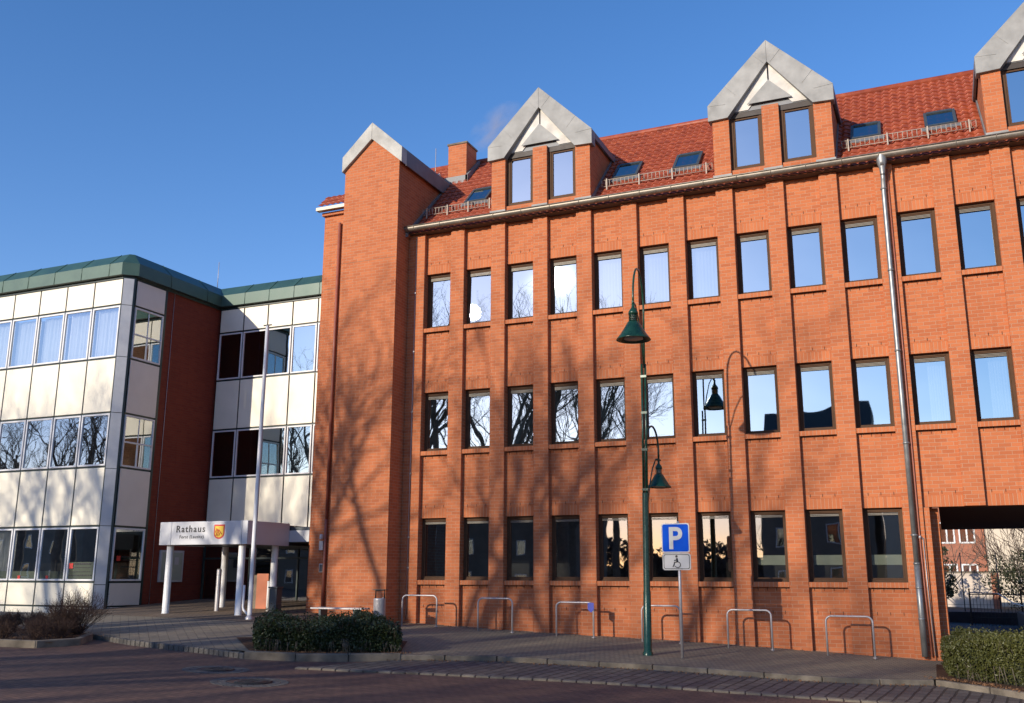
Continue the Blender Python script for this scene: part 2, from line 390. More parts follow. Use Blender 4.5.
sheet('corner_bed', [(12.52, -2.9), (13.2, -3.4), (14.0, -4.05), (16, -5.05)], [(12.5, -.7), (13.6, -.7), (14.5, -.7), (16.2, -.7)], .008, 'soil', 14, 10)

def manhole(x, y, r, ring, label):
    z = G(x, y)+RD-.020
    t = thing('manhole_cover', label, 'manhole cover', (x, y, z), 'manhole covers in the road')
    c = MB(); c.lathe([(0, .012), (r*.25, .014), (r*.26, .008), (r*.5, .008), (r*.51, .014), (r*.8, .014), (r*.82, .006), (r, .006), (r, -.02)], (x, y, z), 28); c.build('lid', 'iron', t, fix=False).location = (-x, -y, -z)
    f = MB(); f.lathe([(r+.005, -.02), (r+.005, .011), (r+.05, .011), (r+.05, -.02)], (x, y, z), 28); f.build('frame', 'iron', t, fix=False).location = (-x, -y, -z)
    if ring:
        s = MB(); n = 26
        for row in (0, 1):
            for k in range(n):
                a0 = 2*math.pi*(k+.5*row)/n; a1 = a0+2*math.pi/n*.86; r0 = r+.07+row*.13; r1 = r0+.115
                s.prism([(x+r_*math.cos(a_), y+r_*math.sin(a_), G(x+r_*math.cos(a_), y+r_*math.sin(a_))+RD-.013) for r_, a_ in ((r0, a0), (r1, a0), (r1, a1), (r0, a1))], (0, 0, -.03))
        o = s.build('stone_ring', 'setts_stone', t); o.location = (-x, -y, -z)
    return t
manhole(.85, -8.75, .26, True, 'round iron cover in the road nearer the entrance forecourt, small stone ring')
manhole(2.3, -9.65, .31, True, 'larger round iron cover ringed by setts in front of the clipped hedge')
manhole(3.3, -13.05, .13, False, 'small black iron cap at the bottom edge of the photo')

# ------------------------------------------------------------------ generic window pieces (local: x along the wall, -y outward, z up)
def win_mesh(wd, ht, fw_, dp, mat, bars=()):
    m = MB(); m.box((0, 0, 0), (fw_, dp, ht)); m.box((wd-fw_, 0, 0), (wd, dp, ht)); m.box((fw_, 0, 0), (wd-fw_, dp, fw_)); m.box((fw_, 0, ht-fw_), (wd-fw_, dp, ht))
    for a, b in bars: m.box(a, b)
    return m
def pane_mesh(wd, ht, fw_, y, tilt=(0, 0)):
    """tilt = (yaw, pitch) in radians"""
    cx, cz = wd/2, ht/2; m = MB(); q = []
    for x, z in ((fw_-.01, fw_-.01), (wd-fw_+.01, fw_-.01), (wd-fw_+.01, ht-fw_+.01), (fw_-.01, ht-fw_+.01)):
        q.append((x, y+(x-cx)*tilt[0]+(z-cz)*tilt[1], z))
    m.poly(q); return m

# ------------------------------------------------------------------ brick wing
B = 1.25; PW = .417; OW = B-PW
hall = thing('town_hall_wing', 'orange brick office wing with steep tiled roof, zinc gabled dormers and a stair tower', 'building', (6, 4, -1.6))
rows = [(-.10, 1.517), (3.31, 4.947), (6.76, 8.366)]
NB = 15
YP, YF = .13, .235                               # spandrel plane, window frame plane
# spandrels
wl = MB(); ticks = MB()
for c in range(NB+1):
    x0, x1 = c*B, c*B+OW
    segs = [(-2.2, -.22), (1.76, 3.19), (5.19, 6.64), (8.61, 9.56)]
    if c >= 10: segs = segs[1:]
    for z0, z1 in segs: wl.box((x0, YP, z0), (x1, .42, z1))
    for z0, z1 in segs[1:] if c < 10 else segs:
        for k in range(3):
            xx = x0+.14+k*.27; wl.box((xx, YP-.004, z0+.03), (xx+.012, YP+.01, z0+.10), 1)
    for z0, z1 in segs[:-1]:
        for k in range(4):
            xx = x0+.10+k*.21; wl.box((xx, YP-.004, z1-.075), (xx+.012, YP+.01, z1-.006), 1)
    if c < 10:
        for k in range(3):
            xx = x0+.14+k*.27; wl.box((xx, YP-.004, -.80), (xx+.012, YP+.01, -.73), 1)
wl.box((12.502, .06, -2.2), (12.63, .42, 1.50))
wl.box((-4.1, .9, -2.2), (-2.36, 2.0, 11.0))    # set back wall left of the tower
wl.box((-4.1, 2.002, -2.2), (-3.7, 12, 11.0)); wl.box((-4.1, 11.7, -2.2), (12.6, 12.0, 13.0))
wl.box((12.60, .424, -2.2), (12.8, 12, 1.50))
wl.build('wall', ['brick', 'joint_shade'], hall, (0, 0, 0))
for c in range(NB+2):                           # piers
    x1 = c*B; x0 = x1-PW if c else -.515; m = MB()
    z0 = -2.2 if c <= 10 else 1.512
    m.box((x0, 0, z0), (x1, .44, 9.56)); m.build('pier', 'brick', hall, (0, 0, 0), bevel=.004)
for c in range(NB+1):                           # lintels and sills
    x0, x1 = c*B+.001, c*B+OW-.001
    for r, (z0, z1) in enumerate(rows):
        if r == 0 and c >= 10:
            m = MB(); m.box((x0, YP-.01, 1.512), (x1, .42, 1.758)); m.build('lintel', 'soldier', hall); continue
        m = MB(); m.box((x0, YP-.002, z1), (x1, .40, z1+.24)); m.build('lintel', 'soldier', hall)
        if r == 0 and c >= 10: continue
        m = MB(); m.box((x0, .025, z0-.115), (x1, .40, z0-.001)); m.box((x0, .05, z0-.122), (x1, .40, z0-.113), 1)  # dark strip below the sill paints in its shadow line
        m.build('sill', ['soldier', 'joint_shade'], hall, bevel=.004)
# windows
glare = ((-2.0, 0, 0))
frame_me = {}
def main_window(c, r):
    z0, z1 = rows[r]; x0 = c*B; ht = z1-z0; rnd = random.Random(c*7+r*31)
    mb = win_mesh(OW, ht, .065, .09, 'bronze')
    mb.box((.065, .012, .065), (.10, .075, ht-.065)); mb.box((OW-.10, .012, .065), (OW-.065, .075, ht-.065))
    mb.box((.10, .012, .065), (OW-.10, .075, .095)); mb.box((.10, .012, ht-.095), (OW-.10, .075, ht-.065))
    mb.box((.0, -.03, -.012), (OW, .02, .02), 0)
    f = mb.build('window', 'bronze', hall, (x0, YF, z0), bevel=.004)
    tilt = [rnd.gauss(0, .0035), rnd.gauss(0, .0035)]
    if (c, r) == (1, 2):
        P = Vector((1.40, YF+.05, 7.15)); n = (SUN+(CAM-P).normalized()).normalized()
        tilt = [-n.x/n.y*1.0, -n.z/n.y*1.0]
    if (c, r) == (6, 1): tilt = [.022, 0]
    g = pane_mesh(OW, ht, .10, .045, tilt).build('pane', 'glass_glare' if (c, r) == (1, 2) else 'glass' if r else 'glass_dark', f, (x0, YF, z0), fix=False)
    g.location = (0, 0, 0)
    bl = MB()
    for k in range(3 if r else 2): bl.box((.102, .0, ht-.098-.028*(k+1)), (OW-.102, .028, ht-.100-.028*k-.010))
    b = bl.build('blind', 'blind', f, (x0, YF, z0)); b.location = (0, 0, 0)
    if r == 1 and c in (10, 11) or (r == 2 and c in (4, 5, 6)):
        cur = MB(); a, e = (.35, OW-.1) if r == 1 else (.12, OW-.1); n = 34
        pts = [(a+(e-a)*k/n, .20+.03*math.sin(k*1.35), 0) for k in range(n+1)]
        for p, q in zip(pts, pts[1:]): cur.poly([(p[0], p[1], .05), (q[0], q[1], .05), (q[0], q[1], ht-.12), (p[0], p[1], ht-.12)], 0, True)
        k = cur.build('curtain', 'curtain', f, fix=False); k.location = (0, 0, 0)
    if r == 0 and c in (7, 8, 9):
        s = MB(); s.box((.10, .16, .38), (OW-.10, .17, .60)); k = s.build('privacy_film', 'pale_green', f); k.location = (0, 0, 0)
for c in range(NB+1):
    for r in range(3):
        if r == 0 and c >= 10: continue
        main_window(c, r)
# rooms behind the glass, floors, passage ceiling
it = MB()
it.box((-.4, 3.2, -2.2), (12.55, 3.3, 1.8)); it.box((-.4, 3.2, 1.85), (20, 3.3, 9.5))
for z in (-1.05, 2.35, 5.8): it.box((-.4, .425, z), (12.5 if z < 0 else 20, 3.15, z+.12), 1)
it.build('interior', ['interior', 'interior_floor'], hall)
m = MB(); m.box((12.82, .44, 1.53), (20.2, 11.9, 1.60)); m.build('passage_ceiling', 'soffit', hall)
m = MB(); m.box((18.6, .0, -2.4), (20.2, 12, 1.50)); m.box((20.2, 0, -2.4), (20.4, 12, 13.1)); m.build('end_wall', 'brick', hall)
m = MB(); m.box((12.9, 11.65, 1.61), (20.1, 12, 13.0)); m.build('rear_wall', 'brick', hall)
# stair tower
tw = MB(); TX0, TX1, TY = -2.34, -.52, -.69; ax = (TX0+TX1)/2
tw.box((TX0, TY, -2.2), (TX1, 2.6, 11.6))
tw.prism([(TX0, TY, 11.602), (TX1, TY, 11.602), (TX1, TY, 11.75), (ax, TY, 12.62), (TX0, TY, 11.75)], (0, 3.6, 0))
tower = tw.build('stair_tower', 'brick', hall)
jt = MB(); jt.box((TX0-.001, TY-.002, 8.74), (TX1+.002, TY+.01, 8.75)); jt.box((-4.1, .897, 8.60), (-2.36, .91, 8.61)); jt.build('movement_joint', 'concrete', tower).location = (0, 0, 0)
def gable_band(mb, x0, x1, zb, ze, za, th, y0, y1, mi=0, inner=None):
    """zinc gable: outline band; x0/x1 outer edges, zb bottom, ze outer eave, za outer apex, th band width"""
    xa = (x0+x1)/2; inw = inner or th
    L = [(x0, y0, zb), (x0, y0, ze), (xa, y0, za), (xa, y0, za-th*1.45), (x0+inw, y0, zb+.02), ]
    mb.prism(L, (0, y1-y0, 0), mi)
    Rr = [(x1, y0, zb), (x1, y0, ze), (xa+.004, y0, za), (xa+.004, y0, za-th*1.45), (x1-inw, y0, zb+.02)]
    mb.prism(Rr, (0, y1-y0, 0), mi)
m = MB(); xa = ax
x0, x1 = TX0-.07, TX1+.12; y0 = TY-.09
for sx_, xe in ((-1, x0), (1, x1)):
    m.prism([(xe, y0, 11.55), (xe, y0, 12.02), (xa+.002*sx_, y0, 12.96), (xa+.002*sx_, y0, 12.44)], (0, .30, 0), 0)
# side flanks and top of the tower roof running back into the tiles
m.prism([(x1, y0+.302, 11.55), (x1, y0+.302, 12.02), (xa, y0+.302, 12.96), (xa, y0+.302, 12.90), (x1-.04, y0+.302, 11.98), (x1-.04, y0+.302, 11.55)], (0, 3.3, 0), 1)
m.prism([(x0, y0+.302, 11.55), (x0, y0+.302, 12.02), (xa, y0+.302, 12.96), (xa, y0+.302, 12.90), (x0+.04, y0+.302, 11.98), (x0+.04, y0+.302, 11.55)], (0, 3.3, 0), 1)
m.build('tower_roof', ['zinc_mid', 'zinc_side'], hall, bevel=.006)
m = MB(); m.prism([(-2.36, .5, 11.9), (-2.46, .5, 11.9), (-2.85, .5, 11.0), (-2.75, .5, 11.0)], (0, 1.4, 0)); m.build('side_flashing', 'zinc_side', hall)
# small roof of the set-back wall
m = MB(); m.prism([(-4.25, .60, 11.12), (-2.36, .60, 11.12), (-2.36, .78, 11.12), (-4.25, .78, 11.12)], (0, 0, .10), 0)
m.build('eave_board', 'gutter', hall)
m = MB(); m.box((-4.15, .8, 11.0), (-2.36, 2.0, 11.10)); m.build('cornice', 'soldier', hall)
# tiled roofs as real pantile relief
def tiles(name, x0, x1, y0, y1, z_of_y, mat='tile', tw_=.20, tl=.28, parent=None, clip=None):
    nx = int((x1-x0)/tw_*6); sl = math.sqrt(2); L = (y1-y0)*sl; nrow = int(L/tl)+1
    mb = MB(); rowv = []
    ys_ = []
    for r in range(nrow):
        for t, h in ((0.0, .034), (.12, .030), (1.0, .0)): ys_.append((min(L, (r+t)*tl), h))
    for (s, h) in ys_:
        for i in range(nx+1):
            x = x0+(x1-x0)*i/nx; ph = (x/tw_) % 1.0
            wv = (.022+.004*math.sin(x*1.7+s*3.1))*math.sin(2*math.pi*ph)+.009*math.sin(4*math.pi*ph+.6)
            y = y0+s/sl; d = h+wv
            mb.v.append((x, y-d/sl, z_of_y(y)+d/sl))
    for j in range(len(ys_)-1):
        for i in range(nx):
            k = j*(nx+1)+i
            if clip and clip(*mb.v[k][:2]): continue
            mb.f.append((k, k+1, k+nx+2, k+nx+1)); mb.mi.append(0); mb.sm.append(j % 3 != 2)
    return mb.build(name, mat, parent, fix=False)
zr = lambda y: 9.7+y
def in_dormer(x, y):
    for xd in (2.083, 8.333, 14.583):
        if xd+.15 < x < xd+2.917-.15 and .2 < y < 2.0: return True
    return False
roof = tiles('roof', -.45, 20.3, -.16, 3.46, zr, parent=hall, clip=in_dormer)
r2_ = tiles('roof', -2.6, -.452, 1.6, 3.46, zr, parent=hall)
r3_ = tiles('roof', -4.2, -2.4, .62, 1.15, lambda y: 10.62+y, parent=hall)
m = MB(); m.tube([(-2.6, 3.50, 13.20), (20.3, 3.50, 13.20)], .10, 10); m.build('ridge', 'tile', hall)
m = MB(); m.box((-4.0, 3.5, 12.9), (20.3, 11.9, 13.1)); m.build('flat_roof', 'dark_roof', hall)
m = MB(); m.prism([(-.52, -.2, 9.50), (-.52, 3.4, 13.10), (-.52, 3.4, 9.50)], (.06, 0, 0)); m.prism([(-.55, -.22, 9.46), (-.55, 3.5, 13.18), (-.55, 3.5, 13.25), (-.55, -.22, 9.60)], (.10, 0, 0), 1); m.build('verge', ['brick', 'zinc_side'], hall)
# eaves: soffit, gutter, brackets
m = MB(); m.box((-.5, -.14, 9.565), (20.3, .44, 9.60)); m.build('soffit', 'soffit', hall)
m = MB(); nseg = 10; k0 = 0
prof = [(math.cos(math.pi+math.pi*i/nseg)*.10, math.sin(math.pi+math.pi*i/nseg)*.10) for i in range(nseg+1)]
prof = [(-.115, .018)]+prof+[(.10, .03)]
pin = [(x*.9, z*.9+.004) for x, z in prof[::-1]]
outl = prof+pin
m.prism([(-.50, -.25+x, 9.70+z) for x, z in outl], (20.8, 0, 0))
m.tube([(-.50, -.367, 9.72), (20.3, -.367, 9.72)], .014, 6)
for i in range(26):
    xx = -.2+i*.83; m.tube([(xx, -.37, 9.72), (xx, -.353, 9.69), (xx, -.32, 9.615), (xx, -.25, 9.59), (xx, -.18, 9.615), (xx, -.15, 9.7)], .009, 5)
m.tube([(-.5, -.14, 9.60), (-.515, -.22, 9.66), (-.52, -.34, 9.70)], .02, 6)
m.build('gutter', 'gutter', hall)
m = MB(); m.tube([(12.30, -.25, 9.66), (12.30, -.25, 9.52), (12.30, -.24, 9.42)], [.075, .085, .07], 16); m.lathe([(.13, .16), (.115, .0), (.07, -.16), (.058, -.3)], (12.30, -.22, 9.52), 18)
m.tube([(12.30, -.22, 9.3), (12.295, -.14, 9.12), (12.285, -.11, 8.8), (12.28, -.11, 4.0), (12.285, -.12, .3)], .056, 18)
m.tube([(12.285, -.12, .3), (12.29, -.12, -1.62)], .064, 18)
for z in (8.9, 6.9, 5.0, 2.9, .9, .3, -.2, -.85): m.tube([(12.284, -.115, z-.02), (12.284, -.115, z+.02)], .071, 18)
m.build('downpipe', 'pipe', hall)
m = MB(); m.tube([(12.39, -.04, 9.4), (12.395, -.04, 5.0), (12.39, -.04, 1.0), (12.40, -.045, -.3), (12.43, -.06, -1.62)], .017, 8); m.tube([(12.455, -.03, .85), (12.46, -.03, -.2), (12.49, -.05, -1.60)], .010, 6, 1)
m.tube([(12.36, -.04, .86), (12.42, -.05, .86)], .035, 8, 1)
m.build('conduit', ['cable', 'steel'], hall)
m = MB(); m.tube([(-.26, -.02, 9.5), (-.27, -.02, 4.0), (-.28, -.02, 2.5), (-.285, -.025, -1.1)], .009, 6)
for z in (7.8, 6.1, 4.4, 2.7, 1.0, .2): m.box((-.30, -.035, z), (-.25, 0, z+.035))
m.build('lightning_conductor', 'steel', hall)
m = MB(); m.tube([(-3.5, .84, 10.7), (-3.5, .84, 1.6)], .045, 12); m.tube([(-3.3, .86, 9.0), (-3.3, .86, -1)], .03, 8); m.tube([(-3.5, .84, 1.6), (-3.5, .84, -1)], .045, 10)
m.build('downpipe', 'cable', hall)

# snow guards
def snow_guard(x0, x1):
    y, z = .55, 10.33; mb = MB()
    for dz in (.03, .22): mb.tube([(x0, y, z+dz), (x1, y, z+dz)], .010, 6)
    n = int((x1-x0)/.105)
    for i in range(n+1):
        xx = x0+(x1-x0)*i/n; mb.tube([(xx, y, z+.03), (xx, y, z+.22)], .011, 4)
    for i in range(4):
        xx = x0+.15+(x1-x0-.3)*i/3; mb.box((xx-.015, y-.05, z-.08), (xx+.015, y-.012, z+.24)); mb.prism([(xx-.015, y-.04, z+.2), (xx-.015, y+.02, z+.2), (xx-.015, y+.3, z+.33), (xx-.015, y+.3, z+.30)], (.03, 0, 0))
    mb.build('snow_guard', 'guard', hall)
for a, b in ((-.40, 1.93), (5.15, 8.17), (11.40, 14.42)): snow_guard(a, b)
# roof windows
def skylight(xc, yc=1.30, wd=.72, ln=.92):
    sl = 1/math.sqrt(2); org = Vector((xc, yc, zr(yc))); ux = Vector((1, 0, 0)); us = Vector((0, sl, sl)); un = Vector((0, -sl, sl))
    P = lambda a, s, h: tuple(org+ux*a+us*s+un*h)
    mb = MB(); t = .07
    def bx(a0, a1, s0, s1, h0, h1, mi=0):
        mb.prism([P(a0, s0, h0), P(a1, s0, h0), P(a1, s1, h0), P(a0, s1, h0)], un*(h1-h0), mi)
    bx(-wd/2, -wd/2+t, -ln/2, ln/2, 0, .10); bx(wd/2-t, wd/2, -ln/2, ln/2, 0, .10)
    bx(-wd/2+t, wd/2-t, -ln/2, -ln/2+t, 0, .10); bx(-wd/2+t, wd/2-t, ln/2-t*1.6, ln/2, 0, .115)
    bx(-wd/2-.08, wd/2+.08, -ln/2-.16, -ln/2-.01, .02, .055, 1)
    f = mb.build('roof_window', ['grey_dark', 'zinc_side'], hall)
    g = MB(); g.poly([P(-wd/2+t-.01, -ln/2+t-.01, .085), P(wd/2-t+.01, -ln/2+t-.01, .085), P(wd/2-t+.01, ln/2-t, .085), P(-wd/2+t-.01, ln/2-t, .085)])
    g.build('pane', 'glass', f, fix=False).location = (0, 0, 0)
    g = MB(); g.prism([P(-wd/2+.02, -ln/2, .01), P(wd/2-.02, -ln/2, .01), P(wd/2-.02, ln/2, .01), P(-wd/2+.02, ln/2, .01)], un*.02); g.build('lining', 'grey_dark', f).location = (0, 0, 0)
for xc in (1.12, 5.68, 7.38, 11.95, 13.68): skylight(xc)
# dormers
def dormer(x0):
    x1 = x0+2.917; xa = (x0+x1)/2
    wb = MB()
    for a, b in ((x0, x0+PW), (x0+B, x0+B+PW), (x0+2*B, x1)): wb.box((a, .0, 9.74), (b, .30, 11.62))
    for a in (x0+PW, x0+B+PW): wb.box((a, .06, 9.74), (a+OW, .30, 10.03))
    for a, d in ((x0, .0), (x1-.12, .0)):
        wb.prism([(a, .302, 9.85), (a, .302, 11.7), (a, 2.1, 11.7)], (.12, 0, 0))
    d = wb.build('dormer', 'brick', hall)
    zb = MB(); gable_band(zb, x0-.09, x1+.09, 11.41, 11.84, 13.38, .42, -.09, .20, 0, .50)
    for s_, xe in ((1, x0-.09), (-1, x1+.09)):
        zb.tube([(xe, -.092, 11.83), (xe+s_*.46, -.092, 11.80)], .007, 5)
        for f in (.30, .78):
            px_, pz_ = xe+s_*1.5485*f, 11.84+1.54*f; zb.tube([(px_, -.092, pz_), (px_+s_*.26, -.092, pz_-.30)], .006, 5)
    g = zb.build('gable_band', 'zinc', d, bevel=.005); g.location = (0, 0, 0)
    ib = MB()
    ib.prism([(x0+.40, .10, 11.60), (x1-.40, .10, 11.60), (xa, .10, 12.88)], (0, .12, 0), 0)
    # folded sheets either side, sunlit white put into their colour, and the grey middle triangle
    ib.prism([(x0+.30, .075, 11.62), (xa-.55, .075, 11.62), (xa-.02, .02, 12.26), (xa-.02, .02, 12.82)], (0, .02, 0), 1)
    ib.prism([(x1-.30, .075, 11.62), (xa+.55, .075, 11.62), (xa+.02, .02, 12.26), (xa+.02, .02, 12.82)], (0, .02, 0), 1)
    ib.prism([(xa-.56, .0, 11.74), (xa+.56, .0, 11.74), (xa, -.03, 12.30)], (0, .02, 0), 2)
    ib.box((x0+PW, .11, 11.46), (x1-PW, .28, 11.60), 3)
    o = ib.build('gable_infill', ['zinc_side', 'zinc_sunlit', 'zinc', 'bronze_dark'], d); o.location = (0, 0, 0)
    rb = MB()
    for s, xe in ((-1, x0-.09), (1, x1+.09)):
        rb.prism([(xe, .204, 11.66), (xe, .204, 11.84), (xa+.003*s, .204, 13.38), (xa+.003*s, .204, 13.28), (xe-.06*s, .204, 11.76), (xe-.06*s, .204, 11.66)], (0, 3.3, 0), 0)
    o = rb.build('dormer_roof', 'zinc_side', d); o.location = (0, 0, 0)
    for a, b in ((x0-.03, x0+PW+.02), (x0+B-.02, x0+B+PW+.02), (x1-PW-.02, x1+.03)):
        fb = MB(); fb.box((a, -.045, 9.78), (b, 0, 9.92)); fb.build('flashing', 'zinc', d).location = (0, 0, 0)
    fb = MB(); fb.prism([(x1+.004, -.02, 9.72), (x1+.004, .06, 9.92), (x1+.004, 2.15, 11.99), (x1+.004, 2.25, 11.85)], (.03, 0, 0)); fb.build('cheek_flashing', 'zinc_side', d).location = (0, 0, 0); fb = MB(); fb.prism([(x0-.034, -.02, 9.72), (x0-.034, .06, 9.92), (x0-.034, 2.15, 11.99), (x0-.034, 2.25, 11.85)], (.03, 0, 0))
    o = fb.build('cheek_flashing', 'zinc_side', d); o.location = (0, 0, 0)
    for k, a in enumerate((x0+PW, x0+B+PW)):
        wm = win_mesh(OW, 1.52, .09, .10, 'bronze'); wm.box((.09, .02, .09), (.13, .08, 1.43)); wm.box((OW-.13, .02, .09), (OW-.09, .08, 1.43)); wm.box((.13, .02, 1.38), (OW-.13, .08, 1.43)); wm.box((.13, .02, .09), (OW-.13, .08, .12))
        kk = len(wm.v); wm.v += [(.12, .05, .11), (OW-.12, .05, .11), (OW-.12, .05, 1.40), (.12, .05, 1.40)]; wm.f.append((kk, kk+1, kk+2, kk+3)); wm.mi.append(1); wm.sm.append(False)
        wm.box((-.0, -.015, -.02), (OW, .03, .012), 0)
        o = wm.build('window', ['bronze', 'glass'], d, fix=False); o.location = (a, .13, 10.03)
    bk = MB(); bk.box((x0+.15, 1.2, 9.9), (x1-.15, 1.3, 11.6)); o = bk.build('attic_room', 'interior', d); o.location = (0, 0, 0)
for xd in (2.083, 8.333, 14.583): dormer(xd)
# chimney
m = MB(); m.box((-.60, 2.47, 11.6), (.045, 3.2, 13.44)); ch = m.build('chimney', 'brick', hall)
m = MB(); m.box((-.63, 2.44, 13.442), (.075, 3.23, 13.50)); m.lathe([(.09, 0), (.09, .14), (.07, .14), (.07, 0)], (-.15, 2.8, 13.5), 14, 1); m.build('cap', ['concrete', 'tile'], ch)
m = MB(); m.box((-.68, 2.40, 12.0), (.12, 2.466, 12.33)); m.prism([(.05, 2.40, 12.02), (.05, 3.3, 12.95), (.05, 3.3, 13.15), (.05, 2.40, 12.33)], (.08, 0, 0)); m.build('flashing', 'zinc_side', ch)
m = MB(); m.tube([(-.80, 2.0, 11.7), (-.80, 2.0, 13.2)], .012, 6); m.box((-.90, 1.9, 12.2), (-.6, 2.0, 12.28)); m.build('lightning_rod', 'steel', hall)

# ------------------------------------------------------------------ panelled office block on the left
off = thing('office_block', 'cream panelled office block with green metal roof edge, joined to the brick wing', 'building', (-14, 3, -1.05))
OX, RY = -11.10, 4.50
orow = [(-.18, 1.475), (3.40, 5.086), (6.966, 8.695)]
prow = [(8.76, 9.60), (5.15, 6.90), (1.54, 3.335), (-.93, -.245)]
m = MB()
m.box((-19.5, .06, -1.3), (-11.40, .10, -.18)); 
# backing structure: dark profiles behind the panels
def backing(mb, u0, u1, f):
    zs = [(-1.3, -.18), (1.475, 3.40), (5.086, 6.966), (8.695, 9.70)]
    for a, b in zs: f(mb, u0, u1, a, b)
bk = MB()
backing(bk, -19.5, -11.38, lambda mb, a, b, z0, z1: mb.box((a, .055, z0), (b, .16, z1)))
backing(bk, .36, 1.70, lambda mb, a, b, z0, z1: mb.box((OX-.16, a, z0), (OX-.055, b, z1)))
backing(bk, OX, -4.1, lambda mb, a, b, z0, z1: mb.box((a, RY+.055, z0), (b, RY+.16, z1)) if z1 > 1.6 else None)
bk.prism([(-11.40, .03, -1.3), (-11.36, .0, -1.3), (OX, .28, -1.3), (OX-.03, .34, -1.3), (-11.36, .3, -1.3)], (0, 0, 11.0))
bk.box((OX-.25, 1.70, -1.3), (OX-.02, 1.80, 9.75))
bk.build('profile_frame', 'dark_green', off)
m = MB()
for z0, z1 in ((-1.2, -.3), (-.28, 1.5), (1.52, 3.3), (3.32, 5.1), (5.12, 6.95), (6.97, 8.7), (8.72, 9.62)): m.prism([(-11.345, -.012, z0), (-11.115, .215, z0), (-11.14, .24, z0), (-11.37, .012, z0)], (0, 0, z1-z0))
m.build('corner_post', 'post_grey', off)
bays = [OX-.28-k*1.25 for k in range(7)]
rnd = random.Random(3)
def panel(x0, x1, z0, z1, y, rz=0, mat='panel'):
    mb = MB(); mb.box((0, 0, 0), (x1-x0, .03, z1-z0)); return mb
def opane(wd, ht, parent, mat='glass_left'):
    t = (rnd.gauss(0, .006), rnd.gauss(0, .005)); g = pane_mesh(wd, ht, .06, .035, t).build('pane', mat, parent, fix=False); g.location = (0, 0, 0); return g
GAP = .055
for i, xr in enumerate(bays):
    x0, x1 = xr-1.25+GAP/2, xr-GAP/2
    for z0, z1 in prow+[(-1.25, -.98)]:
        mb = MB(); mb.box((0, 0, 0), (x1-x0, .03, z1-z0)); mb.build('panel', 'panel', off, (x0, .005, z0), bevel=.004)
    for r, (z0, z1) in enumerate(orow):
        wd, ht = x1-x0, z1-z0
        f = win_mesh(wd, ht, .055, .06, 'w').build('window', 'white_frame', off, (x0, .0, z0), bevel=.004)
        opane(wd, ht, f)
        if r == 2 or (r == 1 and i > 3) or (r == 0 and i == 3):
            cur = MB(); n = 40
            pts = [(.05+(wd-.1)*k/n, .22+.025*math.sin(k*1.1+i)+.015*math.sin(k*.37), 0) for k in range(n+1)]
            for p, q in zip(pts, pts[1:]): cur.poly([(p[0], p[1], .03), (q[0], q[1], .03), (q[0], q[1], ht-.05), (p[0], p[1], ht-.05)], 0, True)
            cur.build('curtain', 'curtain', f, fix=False).location = (0, 0, 0)
        if r == 0:
            st = MB(); h = .52 if i == 0 else .24; st.box((.055, .05, .06), (wd-.055, .055, .06+h))
            st.build('printed_film', 'pale_green', f).location = (0, 0, 0)
            lg = MB(); s = .10 if i == 0 else .07; cz = .46 if i == 0 else .10; cx = .16 if i == 0 else .42
            if i < 3:
                for a in range(8):
                    t = a*math.pi/4; r_ = s*(1 if a % 2 else .75)
                    lg.prism([(cx, .028, cz), (cx+r_*math.cos(t-.35), .028, cz+r_*math.sin(t-.35)), (cx+r_*1.1*math.cos(t), .028, cz+r_*1.1*math.sin(t)), (cx+r_*math.cos(t+.35), .028, cz+r_*math.sin(t+.35))], (0, .004, 0))
                lg.build('red_emblem', 'red', f).location = (0, 0, 0)
            if i == 0:
                tx = MB(); rr = random.Random(5)
                for row_, (zz, hh) in enumerate(((.50, .045), (.40, .018), (.27, .02), (.16, .03))):
                    xx = .30 if row_ < 2 else .12
                    while xx < wd-.2:
                        ww = rr.uniform(.03, .09); tx.box((xx, .026, zz), (xx+ww, .030, zz+hh)); xx += ww+.018
                tx.build('print_lines', 'ink', f).location = (0, 0, 0)
